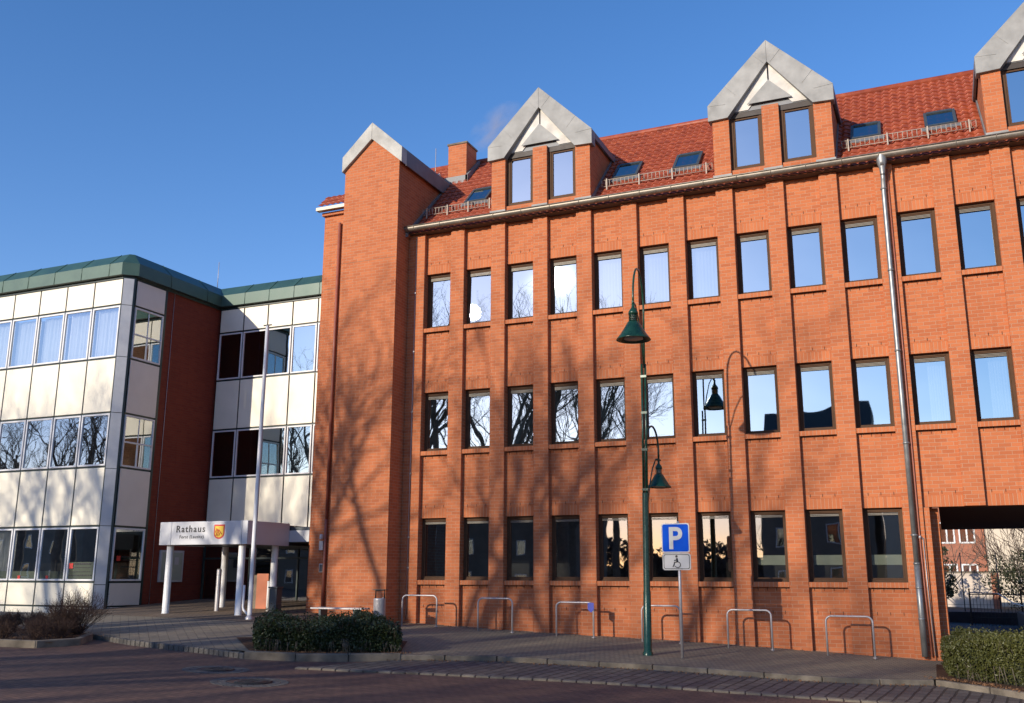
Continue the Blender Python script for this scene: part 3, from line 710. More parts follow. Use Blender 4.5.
# side face (local x -> world +Y, outward -> world +X)
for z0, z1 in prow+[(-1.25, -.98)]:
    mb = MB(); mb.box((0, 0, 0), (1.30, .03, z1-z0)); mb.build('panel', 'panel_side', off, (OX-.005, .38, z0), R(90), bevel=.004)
for r, (z0, z1) in enumerate(orow):
    ht = z1-z0; wd = 1.30; bars = []
    wm = win_mesh(wd, ht, .055, .06, 'w')
    if r > 0:
        wm.box((wd*.48, .01, .055), (wd*.48+.05, .06, ht*.46)); wm.box((.055, .01, ht*.46), (wd-.055, .06, ht*.46+.05)); wm.box((wd*.48+.005, .02, ht*.46+.05), (wd*.48+.04, .055, ht-.055))
    f = wm.build('window', 'white_frame', off, (OX, .38, z0), R(90), bevel=.004)
    g = opane(wd, ht, f)
    if r:
        bl = MB(); bl.box((.06, .12, ht*.50), (wd-.06, .13, ht*.93)); bl.build('roller_blind', 'blind', f).location = (0, 0, 0)
    else:
        bl = MB(); bl.box((.06, .12, ht*.60), (wd-.06, .13, ht-.06)); bl.build('roller_blind', 'blind', f).location = (0, 0, 0)
        lg = MB()
        for a in range(8):
            t = a*math.pi/4; r_ = .095*(1 if a % 2 else .75); cx, cz = .28, .70
            lg.prism([(cx, .028, cz), (cx+r_*math.cos(t-.35), .028, cz+r_*math.sin(t-.35)), (cx+r_*1.1*math.cos(t), .028, cz+r_*1.1*math.sin(t)), (cx+r_*math.cos(t+.35), .028, cz+r_*math.sin(t+.35))], (0, .004, 0))
        lg.build('red_emblem', 'red', f).location = (0, 0, 0)
        tx = MB(); rr = random.Random(9)
        for zz, hh in ((.73, .045), (.64, .018), (.42, .03), (.10, .02)):
            xx = .42
            while xx < 1.1: ww = rr.uniform(.03, .09); tx.box((xx, .026, zz), (xx+ww, .030, zz+hh)); xx += ww+.018
        tx.build('print_lines', 'ink' , f).location = (0, 0, 0)
# brick flank
m = MB(); m.box((OX-.3, 1.80, -1.3), (OX-.06, RY+.3, 9.72)); m.build('wall', 'brick_shaded', off)
m = MB(); m.tube([(OX-.04, 2.15, 9.7), (OX-.04, 2.15, -1.1)], .008, 6); m.build('lightning_conductor', 'steel', off)
# recessed front
rb = [OX+.02+k*1.085 for k in range(7)]
for i in range(6):
    x0, x1 = rb[i]+GAP/2, rb[i+1]-GAP/2
    for z0, z1 in prow[:3]:
        mb = MB(); mb.box((0, 0, 0), (x1-x0, .03, z1-z0)); mb.build('panel', 'panel', off, (x0, RY+.005, z0), bevel=.004)
    for r in (1, 2):
        z0, z1 = orow[r]; wd, ht = x1-x0, z1-z0
        f = win_mesh(wd, ht, .05, .06, 'w').build('window', 'white_frame', off, (x0, RY, z0), bevel=.004); opane(wd, ht, f, 'glass' if i > 1 else 'glass_low')
# dark glazed ground floor of the recess
m = MB()
for i in range(8):
    x0 = OX+i*1.0; m.box((x0, RY+.02, -1), (x0+.05, RY+.10, 1.50))
for z in (-.95, .55, 1.42): m.box((OX, RY+.025, z), (-4.1, RY+.09, z+.06))
e = m.build('entrance_glazing', 'dark_green', off)
m = MB(); m.poly([(OX, RY+.06, -1), (-4.1, RY+.06, -1), (-4.1, RY+.06, 1.5), (OX, RY+.06, 1.5)]); m.build('pane', 'glass_dark', e, fix=False)
m = MB()
m.box((-19.5, 3.0, -1.3), (-11.4, 3.1, 9.6)); m.box((OX, RY+3.5, -1.3), (-4.2, RY+3.6, 9.6)); m.box((-11.9, 1.9, -1.3), (-11.8, RY+3.5, 9.6))
for z in (-1.0, 2.35, 5.95): m.box((-19.5, .17, z), (-11.45, 2.95, z+.12), 1); m.box((OX-.3, RY+.17, z), (-4.2, RY+3.4, z+.12), 1)
m.box((-19.6, .2, -1.3), (-19.5, 8, 9.6))
m.build('interior', ['interior', 'interior_floor'], off)
# green metal roof edge: profile swept along the plan path
def sweep(path, prof, mb, mi_of=lambda k: 0):
    """path: list of (x,y); prof: list of (outward, z)."""
    P = [Vector((*p, 0)) for p in path]; N = []
    for i in range(len(P)):
        d1 = (P[i]-P[i-1]).normalized() if i else (P[1]-P[0]).normalized(); d2 = (P[i+1]-P[i]).normalized() if i < len(P)-1 else d1
        n1 = Vector((d1.y, -d1.x, 0)); n2 = Vector((d2.y, -d2.x, 0)); n = (n1+n2).normalized(); n = n/max(.3, n.dot(n1)); N.append(n)
    k = len(mb.v)
    for p, n in zip(P, N):
        for o, z in prof: q = p+n*o; mb.v.append((q.x, q.y, z))
    m_ = len(prof)
    for i in range(len(P)-1):
        for j in range(m_-1):
            mb.f.append((k+i*m_+j, k+(i+1)*m_+j, k+(i+1)*m_+j+1, k+i*m_+j+1)); mb.mi.append(mi_of(j)); mb.sm.append(False)
m = MB(); path = [(-20, 0), (-11.40, 0), (OX, .30), (OX, RY), (-4.2, RY)]
sweep(path, [(.0, 9.62), (.0, 9.70), (.10, 9.70), (.14, 9.72), (.14, 10.14), (-.32, 10.58), (-3.0, 10.60)], m, lambda j: 0 if j in (3,) else 1 if j > 3 else 2)
# standing seams
def seam(p, n):
    p = Vector((*p, 0)); n = Vector((*n, 0)); pts = [p+n*.145+Vector((0, 0, 9.72)), p+n*.145+Vector((0, 0, 10.145)), p-n*.32+Vector((0, 0, 10.59))]; m.tube(pts, .011, 5, 1)
for k in range(7): seam((-11.9-k*1.25, 0), (0, -1))
for y in (1.75, 3.6): seam((OX, y), (1, 0))
for k in range(5): seam((OX+1.2+k*1.09, RY), (0, -1))
m.build('roof_edge', ['roof_green_pale', 'roof_green', 'dark_green'], off, fix=False)
m = MB(); m.box((-19.6, .5, 10.45), (OX-.5, 9, 10.55)); m.box((OX-.5, RY+.4, 10.45), (-4.2, 9, 10.55)); m.box((-19.6, 8.9, -1.3), (-4.2, 9.0, 10.4)); m.build('roof', 'dark_roof', off)
m = MB(); m.tube([(OX-.15, RY-.1, 10.5), (OX-.15, RY-.1, 11.5)], .012, 6); m.build('lightning_rod', 'steel', off)

# ------------------------------------------------------------------ entrance canopy
cx0, cx1, cy0, cy1, cz0, cz1 = -7.97, -4.83, -1.0, .92, .85, 1.50
can = thing('entrance_canopy', 'white entrance canopy lettered Rathaus on round white columns', 'canopy', (-6.4, 0, -1.05))
m = MB(); m.box((cx0+.04, cy0+.04, cz0+.02), (cx1-.04, RY-.05, cz1-.05)); m.build('ceiling', 'grey_dark', can)
m = MB(); m.box((cx0, cy0, cz0), (cx0+.42, cy0+.035, cz1)); m.box((cx0+.428, cy0, cz0), (cx1-.20, cy0+.035, cz1)); m.box((cx1-.192, cy0, cz0), (cx1, cy0+.035, cz1))
m.box((cx0, cy0+.036, cz0), (cx0+.035, cy1, cz1))
fa = m.build('fascia', 'fascia', can, bevel=.006)
m = MB(); m.box((cx1-.035, cy0+.036, cz0), (cx1, cy1, cz1)); m.build('side_fascia', 'fascia_side', can)
m = MB(); m.box((cx1-.03, cy1+.002, cz0+.12), (-4.13, cy1+.05, cz1-.2)); m.box((cx1-.03, cy1+.06, cz0+.1), (-4.15, RY-.1, cz1-.1), 1)
m.build('link_roof', ['post_grey', 'grey_dark'], can)
text_obj('lettering', 'Rathaus', .27, 'ink', can, (cx0+.60, cy0-.004, 1.205), bold=.003, space=1.2, sx=1.04)
text_obj('lettering', 'Forst (Lausitz)', .13, 'ink', can, (cx0+.74, cy0-.004, 1.03), bold=.0, space=1.12, sx=1.02)
cr = MB(); sx_, sz_ = cx0+2.16, 1.20; w2, h2 = .185, .20
def shield(wd, hh, y, mi, mb):
    pts = [(sx_-wd, y, sz_+hh), (sx_+wd, y, sz_+hh)]+[(sx_+wd*math.cos(t), y, sz_-hh*.25-hh*.75*math.sin(t)) for t in [math.pi*k/10 for k in range(11)]]
    mb.prism(pts, (0, .006, 0), mi)
shield(w2, h2, cy0-.006, 0, cr); shield(w2*.80, h2*.78, cy0-.011, 1, cr)
for k in range(3):
    pts = [(sx_-.10+.05*k+.03*math.sin(t*2.2), cy0-.014, sz_-.11+.17*t/3) for t in (0, 1, 2, 3)]; cr.tube(pts, .011, 5, 2)
cr.tube([(sx_-.10, cy0-.014, sz_+.09), (sx_+.02, cy0-.014, sz_+.02), (sx_+.10, cy0-.014, sz_-.07)], .013, 5, 2)
cr.build('crest', ['red', 'yellow', 'red'], can)
for x, y in ((cx0+.24, cy0+.22), (cx1-.32, cy0+.22), (cx1-.20, .55), (cx0+.26, 1.6), (cx0+.95, 3.2)):
    gz = G(x, y)-.02; mb = MB(); mb.lathe([(.105, 0), (.105, .02), (.098, .03), (.098, cz0+.02-gz)], (x, y, gz), 20); mb.build('column', 'white_paint', can)
m = MB(); x, y = cx1-.15, cy0+.22; gz = G(x, y); m.tube([(x, y-.02, gz+.80), (x, y-.02, gz+.22), (x+.03, y-.03, gz+.14), (x+.24, y-.10, gz+.015)], .032, 10); m.build('drain_spout', 'white_paint', can)
m = MB(); x, y = cx1-.33, .50; gz = G(x, y); m.tube([(x, y, gz+.85), (x, y, gz+.01)], .03, 10); m.build('drain_spout', 'white_paint', can)
# mast
mx, my = -4.02, -1.72; gz = G(mx, my)
fl = thing('flagpole', 'tall slim pale metal flagpole with bare halyard before the entrance canopy', 'flagpole', (mx, my, gz))
m = MB(); m.lathe([(.11, 0), (.11, .05), (.075, .09), (.062, .12)], (0, 0, 0), 16); m.build('base', 'steel', fl, (mx, my, gz))
m = MB(); m.lathe([(.062, .1), (.06, 3.0), (.048, 6.5), (.042, 7.95-.0), (.0, 7.97)], (0, 0, 0), 16); p = m.build('pole', 'white_frame', fl, (mx, my, gz))
m = MB(); m.box((-.12, -.02, 7.96), (.14, .02, 7.99)); m.tube([(.085, -.03, 7.95), (.085, -.035, 4.0), (.08, -.03, .9)], .006, 5); m.build('halyard', 'ink', fl, (mx, my, gz))
# display case on the shaded brick flank
dc = thing('notice_case', 'glazed grey notice case on the shaded brick wall behind the canopy', 'notice case', (OX-.05, 2.2, -.2))
m = MB(); m.box((OX-.055, 2.45, -.22), (OX+.02, 3.55, .82)); m.build('case', 'post_grey', dc, bevel=.005)
m = MB(); m.box((OX+.022, 2.52, -.15), (OX+.026, 3.48, .75)); m.build('notice_board', 'pale_green', dc)
m = MB(); m.box((OX+.03, 2.72, .28), (OX+.034, 2.98, .62)); m.box((OX+.03, 3.10, .35), (OX+.034, 3.30, .60), 1); m.build('notice', ['ink', 'sign_white'], dc)
# ash post, stele, dark column
x, y = -6.80, .3; gz = G(x, y)
t = thing('steel_bollard', 'round brushed steel post between the white columns under the canopy', 'bollard', (x, y, gz))
m = MB(); m.lathe([(.07, 0), (.07, 1.16), (.062, 1.20), (0, 1.21)], (0, 0, 0), 16); m.build('post', 'steel', t, (x, y, gz)); m = MB(); m.lathe([(.072, 1.02), (.072, 1.03)], n=16); m.build('band', 'black', t, (x, y, gz))
x, y = -6.1, 1.35; gz = G(x, y)
t = thing('information_stele', 'rust coloured standing stele with pale edge by the glass entrance', 'stele', (x, y, gz))
m = MB(); m.box((-.06, -.10, 0), (.36, .02, 1.02)); m.build('face', 'stele', t, (x, y, gz)); m = MB(); m.box((-.20, -.09, 0), (-.062, .02, .98)); m.build('edge', 'concrete', t, (x, y, gz))
x, y = -4.55, 0.05; gz = G(x, y)
t = thing('dark_pillar', 'dark grey sheet pillar at the right edge of the canopy behind the hedge', 'pillar', (x, y, gz))
m = MB(); m.box((-.13, -.13, 0), (.13, .13, .70)); m.build('body', 'grey_dark', t, (x, y, gz), bevel=.01); m = MB(); m.box((-.15, -.15, .702), (.15, .15, .74)); m.build('cap', 'grey_dark', t, (x, y, gz))
# wall lamp, meter box
t = thing('wall_lamp', 'small metal wall lamp on the set-back brick wall right of the entrance', 'wall lamp', (-3.62, .85, .9))
m = MB(); m.box((-3.68, .80, .72), (-3.56, .898, .98)); m.build('housing', 'post_grey', t); m = MB(); m.lathe([(0, .12), (.05, .10), (.06, 0), (.05, -.03)], (-3.60, .78, 1.06), 14); m.build('lens', 'sign_white', t)
t = thing('meter_box', 'small grey meter box low on the set-back brick wall', 'box', (-3.6, .87, .2))
m = MB(); m.box((-3.68, .84, .10), (-3.52, .898, .34)); m.build('box_body', 'post_grey', t, bevel=.005); m = MB(); m.box((-3.66, .834, .12), (-3.54, .839, .32)); m.build('door', 'grey_dark', t)
# bench and bin
x, y = -1.04, -2.0; gz = G(x, y)
t = thing('bench', 'backless bench with pale top slats behind the clipped hedge', 'bench', (x, y, gz))
m = MB()
for k in range(3): m.box((-.75, -.20+k*.14, .43), (.75, -.09+k*.14, .47))
m.build('seat', 'steel', t, (x, y, gz), bevel=.005)
for s in (-.5, .5): m = MB(); m.box((s-.03, -.15, 0), (s+.03, .15, .428)); m.build('leg', 'grey_dark', t, (x, y, gz))
x, y = -.24, -1.45; gz = G(x, y)
t = thing('litter_bin', 'ribbed silver litter bin with lidded frame beside the stair tower', 'litter bin', (x, y, gz))
m = MB(); prof = []
for k in range(13): prof += [(.15, .12+k*.045), (.158, .135+k*.045)]
m.lathe([(0, .12)]+prof+[(.14, .70)], n=20); m.build('basket', 'steel', t, (x, y, gz))
m = MB(); m.tube([(-.12, 0, .70), (-.12, 0, .88), (.14, 0, .90), (.14, 0, .70)], .018, 8); m.box((-.14, -.12, .895), (.17, .12, .915)); m.build('hood', 'black', t, (x, y, gz))
m = MB(); m.tube([(0, .17, 0), (0, .17, .72)], .025, 8); m.build('post', 'steel', t, (x, y, gz))

# ------------------------------------------------------------------ bicycle stands
def rack(x, y, wd=.93, ht=.80):
    gz = G(x+wd/2, y); t = thing('bicycle_stand', 'x', 'bicycle stand', (x, y, gz), 'tubular steel bicycle stands along the brick wall')
    r = .12; pts = [(0, 0, -.05), (0, 0, ht-r)]+[(r-r*math.cos(a), 0, ht-r+r*math.sin(a)) for a in [math.pi/2*k/6 for k in range(1, 7)]]
    pts += [(wd-p[0], 0, p[2]) for p in pts[::-1]]
    m = MB(); m.tube(pts, .021, 10); m.build('hoop', 'steel', t, (x, y, gz))
    m = MB(); m.lathe([(.05, .0), (.05, .012), (.022, .014)], (0, 0, .0), 12); m.build('foot_plate', 'steel', t, (x, y, gz)); m = MB(); m.lathe([(.05, .0), (.05, .012), (.022, .014)], (wd, 0, .0), 12); m.build('foot_plate', 'steel', t, (x, y, gz))
    return t
rk = [(-.06, -.62, 1.0, .76, 'bicycle stand beside the clipped hedge and stair tower, leftmost of six'),
      (2.08, -.58, .93, .80, 'plain steel hoop between the hedge-side stand and the one with a blue sticker'),
      (4.16, -.56, .94, .80, 'steel bicycle hoop with a blue sticker on its right corner'),
      (6.29, -.58, .90, .82, 'steel bicycle hoop directly behind the green lamp post'),
      (8.27, -.60, .96, .84, 'steel bicycle hoop first to the right of the parking sign'),
      (10.38, -.60, .95, .84, 'steel bicycle hoop nearest the downpipe, rightmost of six')]
for i, (x, y, wd, ht, lb) in enumerate(rk):
    t = rack(x, y, wd, ht); t['label'] = lb
    if i == 2:
        gz = G(x+wd/2, y); m = MB(); m.box((wd-.13, -.03, ht-.16), (wd+.02, -.024, ht+.0)); m.prism([(wd-.13, -.03, ht-.16), (wd+.02, -.03, ht-.16), (wd-.05, -.03, ht-.23)], (0, .005, 0)); m.build('sticker', 'blue_tape', t, (x, y, gz))

# ------------------------------------------------------------------ street lamp with two bell shades
lx, ly = 7.10, -3.0; gz = G(lx, ly)
lamp = thing('street_lamp', 'green street lamp with two bell shades on curved arms before the brick wall', 'street lamp', (lx, ly, gz))
m = MB(); m.lathe([(.105, -.02), (.105, .06), (.085, .08), (.078, 1.25), (.070, 1.30), (.068, 3.3)], n=20); m.build('post', 'lamp_green', lamp, (lx, ly, gz))
m = MB()
for dx in (-.038, .038): m.tube([(dx, 0, 3.2), (dx, 0, 6.1)], .024, 10)
for z in (3.35, 4.2, 5.0, 5.8): m.box((-.065, -.025, z), (.065, .025, z+.05))
m.build('twin_mast', 'lamp_green', lamp, (lx, ly, gz))
def arm(base, d, rise, reach, drop, name='arm'):
    """curved gooseneck from base going up then over towards d"""
    d = Vector(d).normalized(); b = Vector(base); pts = []
    for k in range(15):
        a = math.pi*k/14; p = b+d*(reach/2-reach/2*math.cos(a))+Vector((0, 0, rise*math.sin(a))); pts.append(p)
    pts.append(pts[-1]+Vector((0, 0, -drop))); return pts
def lamp_head(c, parent, sc):
    cx, cy, cz = c; S_ = lambda pr: [(r*sc, z*sc) for r, z in pr]     # cz: top of the finial
    mb = MB(); mb.lathe(S_([(.0, .0), (.03, -.01), (.035, -.12), (.07, -.17), (.10, -.22), (.105, -.27), (.075, -.28)]), c, 24)
    for k in range(4): mb.lathe(S_([(.075, -.29-k*.035), (.098, -.295-k*.035), (.098, -.305-k*.035), (.075, -.31-k*.035)]), c, 24)
    mb.lathe(S_([(.10, -.425), (.12, -.44), (.20, -.58), (.29, -.72), (.345, -.79), (.36, -.82), (.335, -.822), (.27, -.74), (.10, -.44)]), c, 32)
    h = mb.build('lamp_head', 'lamp_green', parent, fix=False); h.location = -wloc(parent)
    mb = MB(); mb.lathe(S_([(.06, -.28), (.06, -.43)]), c, 20); mb.lathe(S_([(.0, -.66), (.10, -.68), (.19, -.75), (.2, -.80), (0, -.805)]), c, 20)
    g = mb.build('lamp_glass', 'lamp_inner', h, fix=False); g.location = (0, 0, 0)
for (b, d, rise, reach, drop, sc) in (((lx+.02, ly, gz+7.31), (.12, -1.20, 0), .76, 1.21, .15, 1.0), ((lx+.02, ly, gz+4.21), (.14, .50, 0), .55, .53, .17, .74)):
    pts = arm(b, d, rise, reach, drop); lo = [Vector((b[0], b[1], b[2]-1.2))]
    m = MB(); m.tube(lo+pts, .022, 10)
    e = pts[-1]; dn = Vector(d).normalized()
    m.tube([e+Vector((0, 0, .03)), e-dn*reach*.22+Vector((0, 0, .02)), e-dn*reach*.5+Vector((0, 0, -.2)), e-dn*reach*.75+Vector((0, 0, -.6)), e-dn*(reach-.03)+Vector((0, 0, -1.15))], .015, 8)
    m.tube([e+dn*.07+Vector((0, 0, .01)), e-dn*.12+Vector((0, 0, .01))], .022, 8)
    a = m.build('arm', 'lamp_green', lamp); a.location = -wloc(lamp)
    lamp_head((e.x, e.y, e.z+.02), lamp, sc)

lamp.rotation_euler = (0, .012, 0)
# ------------------------------------------------------------------ parking sign
sx0, sy0 = 7.83, -3.05; gz = G(sx0, sy0)
ps = thing('parking_sign', 'blue parking sign with white wheelchair plate on a thin grey post', 'sign', (sx0, sy0, gz))
m = MB(); m.tube([(0, 0, -.02), (0, 0, 2.72)], .030, 12); m.build('post', 'steel', ps, (sx0, sy0, gz))
def rrect(x0, x1, z0, z1, r, y):
    pts = []
    for cx, cz, a0 in ((x1-r, z1-r, 0), (x0+r, z1-r, 90), (x0+r, z0+r, 180), (x1-r, z0+r, 270)):
        for k in range(5): a = R(a0+k*22.5); pts.append((cx+r*math.cos(a), y, cz+r*math.sin(a)))
    return pts
ox = -.05; pz0 = 2.08
m = MB(); m.prism(rrect(ox-.295, ox+.295, pz0, pz0+.60, .05, -.05), (0, .012, 0)); m.build('plate', 'sign_white', ps, (sx0, sy0, gz))
m = MB(); m.prism(rrect(ox-.272, ox+.272, pz0+.023, pz0+.577, .04, -.054), (0, .004, 0)); m.build('blue_field', 'sign_blue', ps, (sx0, sy0, gz))
P = text_obj('letter', 'P', .62, 'sign_white', ps, (0, 0, 0), ext=.002, bold=.014, sx=.95); put(P, ps, (sx0+ox-.16, sy0-.058, gz+pz0+.085))
pz1 = 1.73
m = MB(); m.prism(rrect(ox-.285, ox+.305, pz1, pz1+.34, .05, -.05), (0, .012, 0)); m.build('lower_plate', 'sign_white', ps, (sx0, sy0, gz))
m = MB()
o_, i_ = rrect(ox-.262, ox+.282, pz1+.022, pz1+.318, .04, -.053), rrect(ox-.250, ox+.270, pz1+.034, pz1+.306, .035, -.053)
for a in range(len(o_)): b = (a+1) % len(o_); m.poly([o_[a], o_[b], i_[b], i_[a]])
# wheelchair user
cx, cz = ox+.01, pz1+.05; y = -.056
m.prism([(cx+.0+.026*math.cos(t), y, cz+.225+.026*math.sin(t)) for t in [2*math.pi*k/14 for k in range(14)]], (0, .003, 0))
m.tube([(cx+.005, y, cz+.19), (cx+.015, y, cz+.115)], .020, 6); m.tube([(cx+.005, y, cz+.115), (cx-.045, y, cz+.105), (cx-.065, y, cz+.03), (cx-.085, y, cz+.028)], .011, 6); m.tube([(cx+.0, y, cz+.16), (cx-.05, y, cz+.14)], .008, 6)
m.tube([(cx+.02+.058*math.cos(t), y, cz+.058+.058*math.sin(t)) for t in [math.pi*(-.85+1.35*k/16) for k in range(17)]], .008, 6)
m.build('wheelchair_symbol', 'ink', ps, (sx0, sy0, gz), fix=False)

# ------------------------------------------------------------------ hedges and shrubs
def leaf_cloud(mb, pts, rnd, size, mi=0):
    for p in pts:
        s = size*rnd.uniform(.6, 1.3); a = Vector((rnd.gauss(0, 1), rnd.gauss(0, 1), rnd.gauss(.3, .8))).normalized(); b = a.orthogonal().normalized(); b.rotate(Matrix.Rotation(rnd.uniform(0, 6.28), 3, a)); c = a.cross(b)
        p = Vector(p); mid = p+a*s*.12
        mb.poly([p-b*s, mid-c*s*.45, mid+b*s*.0+a*0, mid+c*s*.45][:4] if False else [p-b*s, mid-c*s*.48, p+b*s, mid+c*s*.48], mi)
def hedge(name, label, plan, h, n, size, mats, seed, lump=.16, top_of=None):
    """plan: quad corners; fills the shell of the volume with leaves"""
    rnd = random.Random(seed); A, B_, C_, D = [Vector((*p, 0)) for p in plan]
    def pt(u, v): return A.lerp(B_, u).lerp(D.lerp(C_, u), v)
    cen = pt(.5, .5); gz = G(cen.x, cen.y); t = thing(name, label, 'hedge', (cen.x, cen.y, gz))
    ph = [rnd.uniform(0, 6.28) for _ in range(6)]
    def hh(u, v): return h*(1+lump*(.5*math.sin(u*9+ph[0])+.35*math.sin(u*21+ph[1]+v*5)+.3*math.sin(v*11+ph[2])))*(1-.35*max(0, abs(u-.5)*2-.82)/.18)
    mb = MB(); P_ = []
    for _ in range(n):
        r = rnd.random(); u, v = rnd.random(), rnd.random(); k = rnd.random()
        if r < .42: z = hh(u, v)-abs(rnd.gauss(0, .05)); q = pt(u, v)
        elif r < .80:
            v = abs(rnd.gauss(0, .05)); q = pt(u, v); z = hh(u, v)*k**.8
        elif r < .9: u = abs(rnd.gauss(0, .015)) if rnd.random() < .5 else 1-abs(rnd.gauss(0, .015)); q = pt(u, v); z = hh(u, v)*k
        else: q = pt(u, v); z = hh(u, v)+abs(rnd.gauss(0, .05))
        bulge = .07*math.sin(u*17+ph[3])*math.sin(z*6+ph[4])
        P_.append((q.x+rnd.gauss(0, .02), q.y-bulge+rnd.gauss(0, .02), G(q.x, q.y)+.04+z))
    leaf_cloud(mb, P_, rnd, size); fol = mb
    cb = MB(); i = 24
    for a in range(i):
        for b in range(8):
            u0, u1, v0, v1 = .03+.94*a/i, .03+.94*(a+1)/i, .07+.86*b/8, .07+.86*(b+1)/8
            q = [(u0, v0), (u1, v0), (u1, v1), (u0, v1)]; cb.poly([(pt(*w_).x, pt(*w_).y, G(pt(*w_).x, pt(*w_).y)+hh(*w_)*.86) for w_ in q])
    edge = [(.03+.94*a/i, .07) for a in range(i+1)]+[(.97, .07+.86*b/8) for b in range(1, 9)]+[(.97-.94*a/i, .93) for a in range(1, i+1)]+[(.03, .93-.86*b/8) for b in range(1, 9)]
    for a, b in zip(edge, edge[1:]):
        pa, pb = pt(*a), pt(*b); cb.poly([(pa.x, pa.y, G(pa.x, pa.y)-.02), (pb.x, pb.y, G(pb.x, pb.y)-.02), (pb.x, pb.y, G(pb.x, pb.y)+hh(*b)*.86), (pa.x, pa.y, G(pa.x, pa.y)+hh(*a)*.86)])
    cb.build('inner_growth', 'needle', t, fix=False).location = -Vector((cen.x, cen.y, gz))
    sb = fol; k_f = len(fol.mi); loc = Vector((cen.x, cen.y, gz)); tip = []
    for _ in range(110):
        u, v = rnd.random(), rnd.random()**2; q = pt(u, v); b0 = Vector((q.x, q.y, G(q.x, q.y)+hh(u, v)*.8)); d = Vector((rnd.gauss(0, .35), rnd.gauss(-.25, .35), 1)).normalized(); L = rnd.uniform(.12, .27)
        sb.tube([b0, b0+d*L*.6, b0+d*L+Vector((0, 0, .01))], [.004, .003, .0015], 4); tip += [tuple(b0+d*L*f+Vector((rnd.gauss(0, .012), rnd.gauss(0, .012), 0))) for f in (.6, .75, .9, 1.0)]
    for _ in range(60):
        u = rnd.random(); q = pt(u, .02); b0 = Vector((q.x, q.y, G(q.x, q.y))); sb.tube([b0, b0+Vector((rnd.gauss(0, .05), rnd.gauss(-.02, .03), hh(u, 0)*.45))], [.008, .004], 5)
    for q_ in range(k_f, len(fol.mi)): fol.mi[q_] = 1
    leaf_cloud(fol, tip, rnd, size*1.1); fol.build('foliage', [mats, 'bark'], t, fix=False).location = -loc
    return t
hedge('hedge', 'low dark evergreen hedge in the kerbed bed left of the bicycle stands', [(.30, -6.95), (2.70, -5.55), (1.75, -3.9), (-1.1, -5.2)], .47, 19000, .030, 'leaf_dark', 4, .34)
hedge('hedge', 'yellowish green clipped hedge at the right edge by the passage', [(12.74, -2.72), (16.2, -4.75), (16.4, -1.0), (12.62, -.95)], .70, 34000, .028, 'leaf_right', 9, .07)

def branch(mb, p, d, L, r, depth, rnd, spread=.6, up_=.12, kids_=(4, 6), n=4, sides=(8, 6, 5, 4, 3, 3, 3), lvl=0, rmin=.004, shrink=.62, minlen=.15):
    pts = [p]; rad = [r]; seg = n+ (2 if lvl < 2 else 0); cur = Vector(p); dd = Vector(d)
    for k in range(seg):
        dd = (dd+Vector((rnd.gauss(0, .13), rnd.gauss(0, .13), rnd.gauss(0, .08)+up_*.4))).normalized(); cur = cur+dd*(L/seg); pts.append(cur.copy()); rad.append(max(rmin, r*(1-.62*(k+1)/seg)))
    mb.tube(pts, rad, sides[min(lvl, len(sides)-1)], cap=False)
    if depth <= 0: return
    nk = rnd.randint(*kids_)
    for c in range(nk):
        f = .28+.72*(c+rnd.random()*.8)/nk if lvl else .55+.45*(c+.5)/nk; f = min(.99, f)
        i = min(seg-1, int(f*seg)); q = pts[i].lerp(pts[i+1], f*seg-i); base = (pts[i+1]-pts[i]).normalized()
        a = base.orthogonal().normalized(); a.rotate(Matrix.Rotation(2.4*c+rnd.uniform(-.5, .5), 3, base))
        ang = rnd.uniform(.55, 1.1)*spread; nd = (base*math.cos(ang)+a*math.sin(ang)+Vector((0, 0, up_))).normalized()
        l2 = L*shrink*rnd.uniform(.75, 1.2)*(1.15-.35*f)
        if l2 < minlen: continue
        branch(mb, q, nd, l2, max(rmin, rad[i]*rnd.uniform(.52, .70)), depth-1, rnd, spread, up_, kids_, n, sides, lvl+1, rmin, shrink, minlen)
def bare_tree(x, y, h, r, seed, label, depth=5, lean=(0, 0), kids_=(3, 5)):
    gz = G(x, y)-.1; rnd = random.Random(seed); t = thing('bare_tree', label, 'tree', (x, y, gz), 'bare trees across the street')
    tm = MB(); th = h*.30
    pts = [(0, 0, 0), (lean[0]*.3, lean[1]*.3, th*.4), (lean[0]*.7, lean[1]*.7, th*.8), (lean[0], lean[1], th)]
    tm.tube(pts, [r*1.25, r, r*.92, r*.85], 14, cap=False); tm.build('trunk', 'bark', t, (x, y, gz), fix=False)
    cm = MB(); top = Vector(pts[-1])
    for k in range(5):
        a = 2*math.pi*k/5+rnd.uniform(-.3, .3); sp = rnd.uniform(.18, .48); d = Vector((math.cos(a)*sp, math.sin(a)*sp, 1)).normalized()
        branch(cm, top-Vector((0, 0, .2+.25*k)), d, h*rnd.uniform(.36, .46), r*rnd.uniform(.45, .62), depth-1, rnd, .72, .10, kids_, 5, rmin=.006, shrink=.58, minlen=.25)
    cm.build('crown', 'bark', t, (x, y, gz), fix=False); return t
bare_tree(-9.4, -26, 19.5, .36, 11, 'tall bare tree across the street, its trunk shadow falling beside the first window column', 5)
bare_tree(-7.6, -31, 19.5, .36, 25, 'bare tree across the street whose forked limbs mirror in the middle window row', 5)
bare_tree(-15.5, -27, 20, .36, 37, 'bare tree across the street shading the stair tower', 5)
bare_tree(-22.5, -27, 19.5, .36, 49, 'bare tree across the street shading the panelled office block', 5)
bare_tree(-30, -29, 19.5, .36, 53, 'bare tree farthest left across the street, mirrored in office windows', 5)
bare_tree(-10.0, -49, 20.5, .28, 61, 'slender bare tree well behind the others across the street, right one of the far three', 5, kids_=(4, 5))
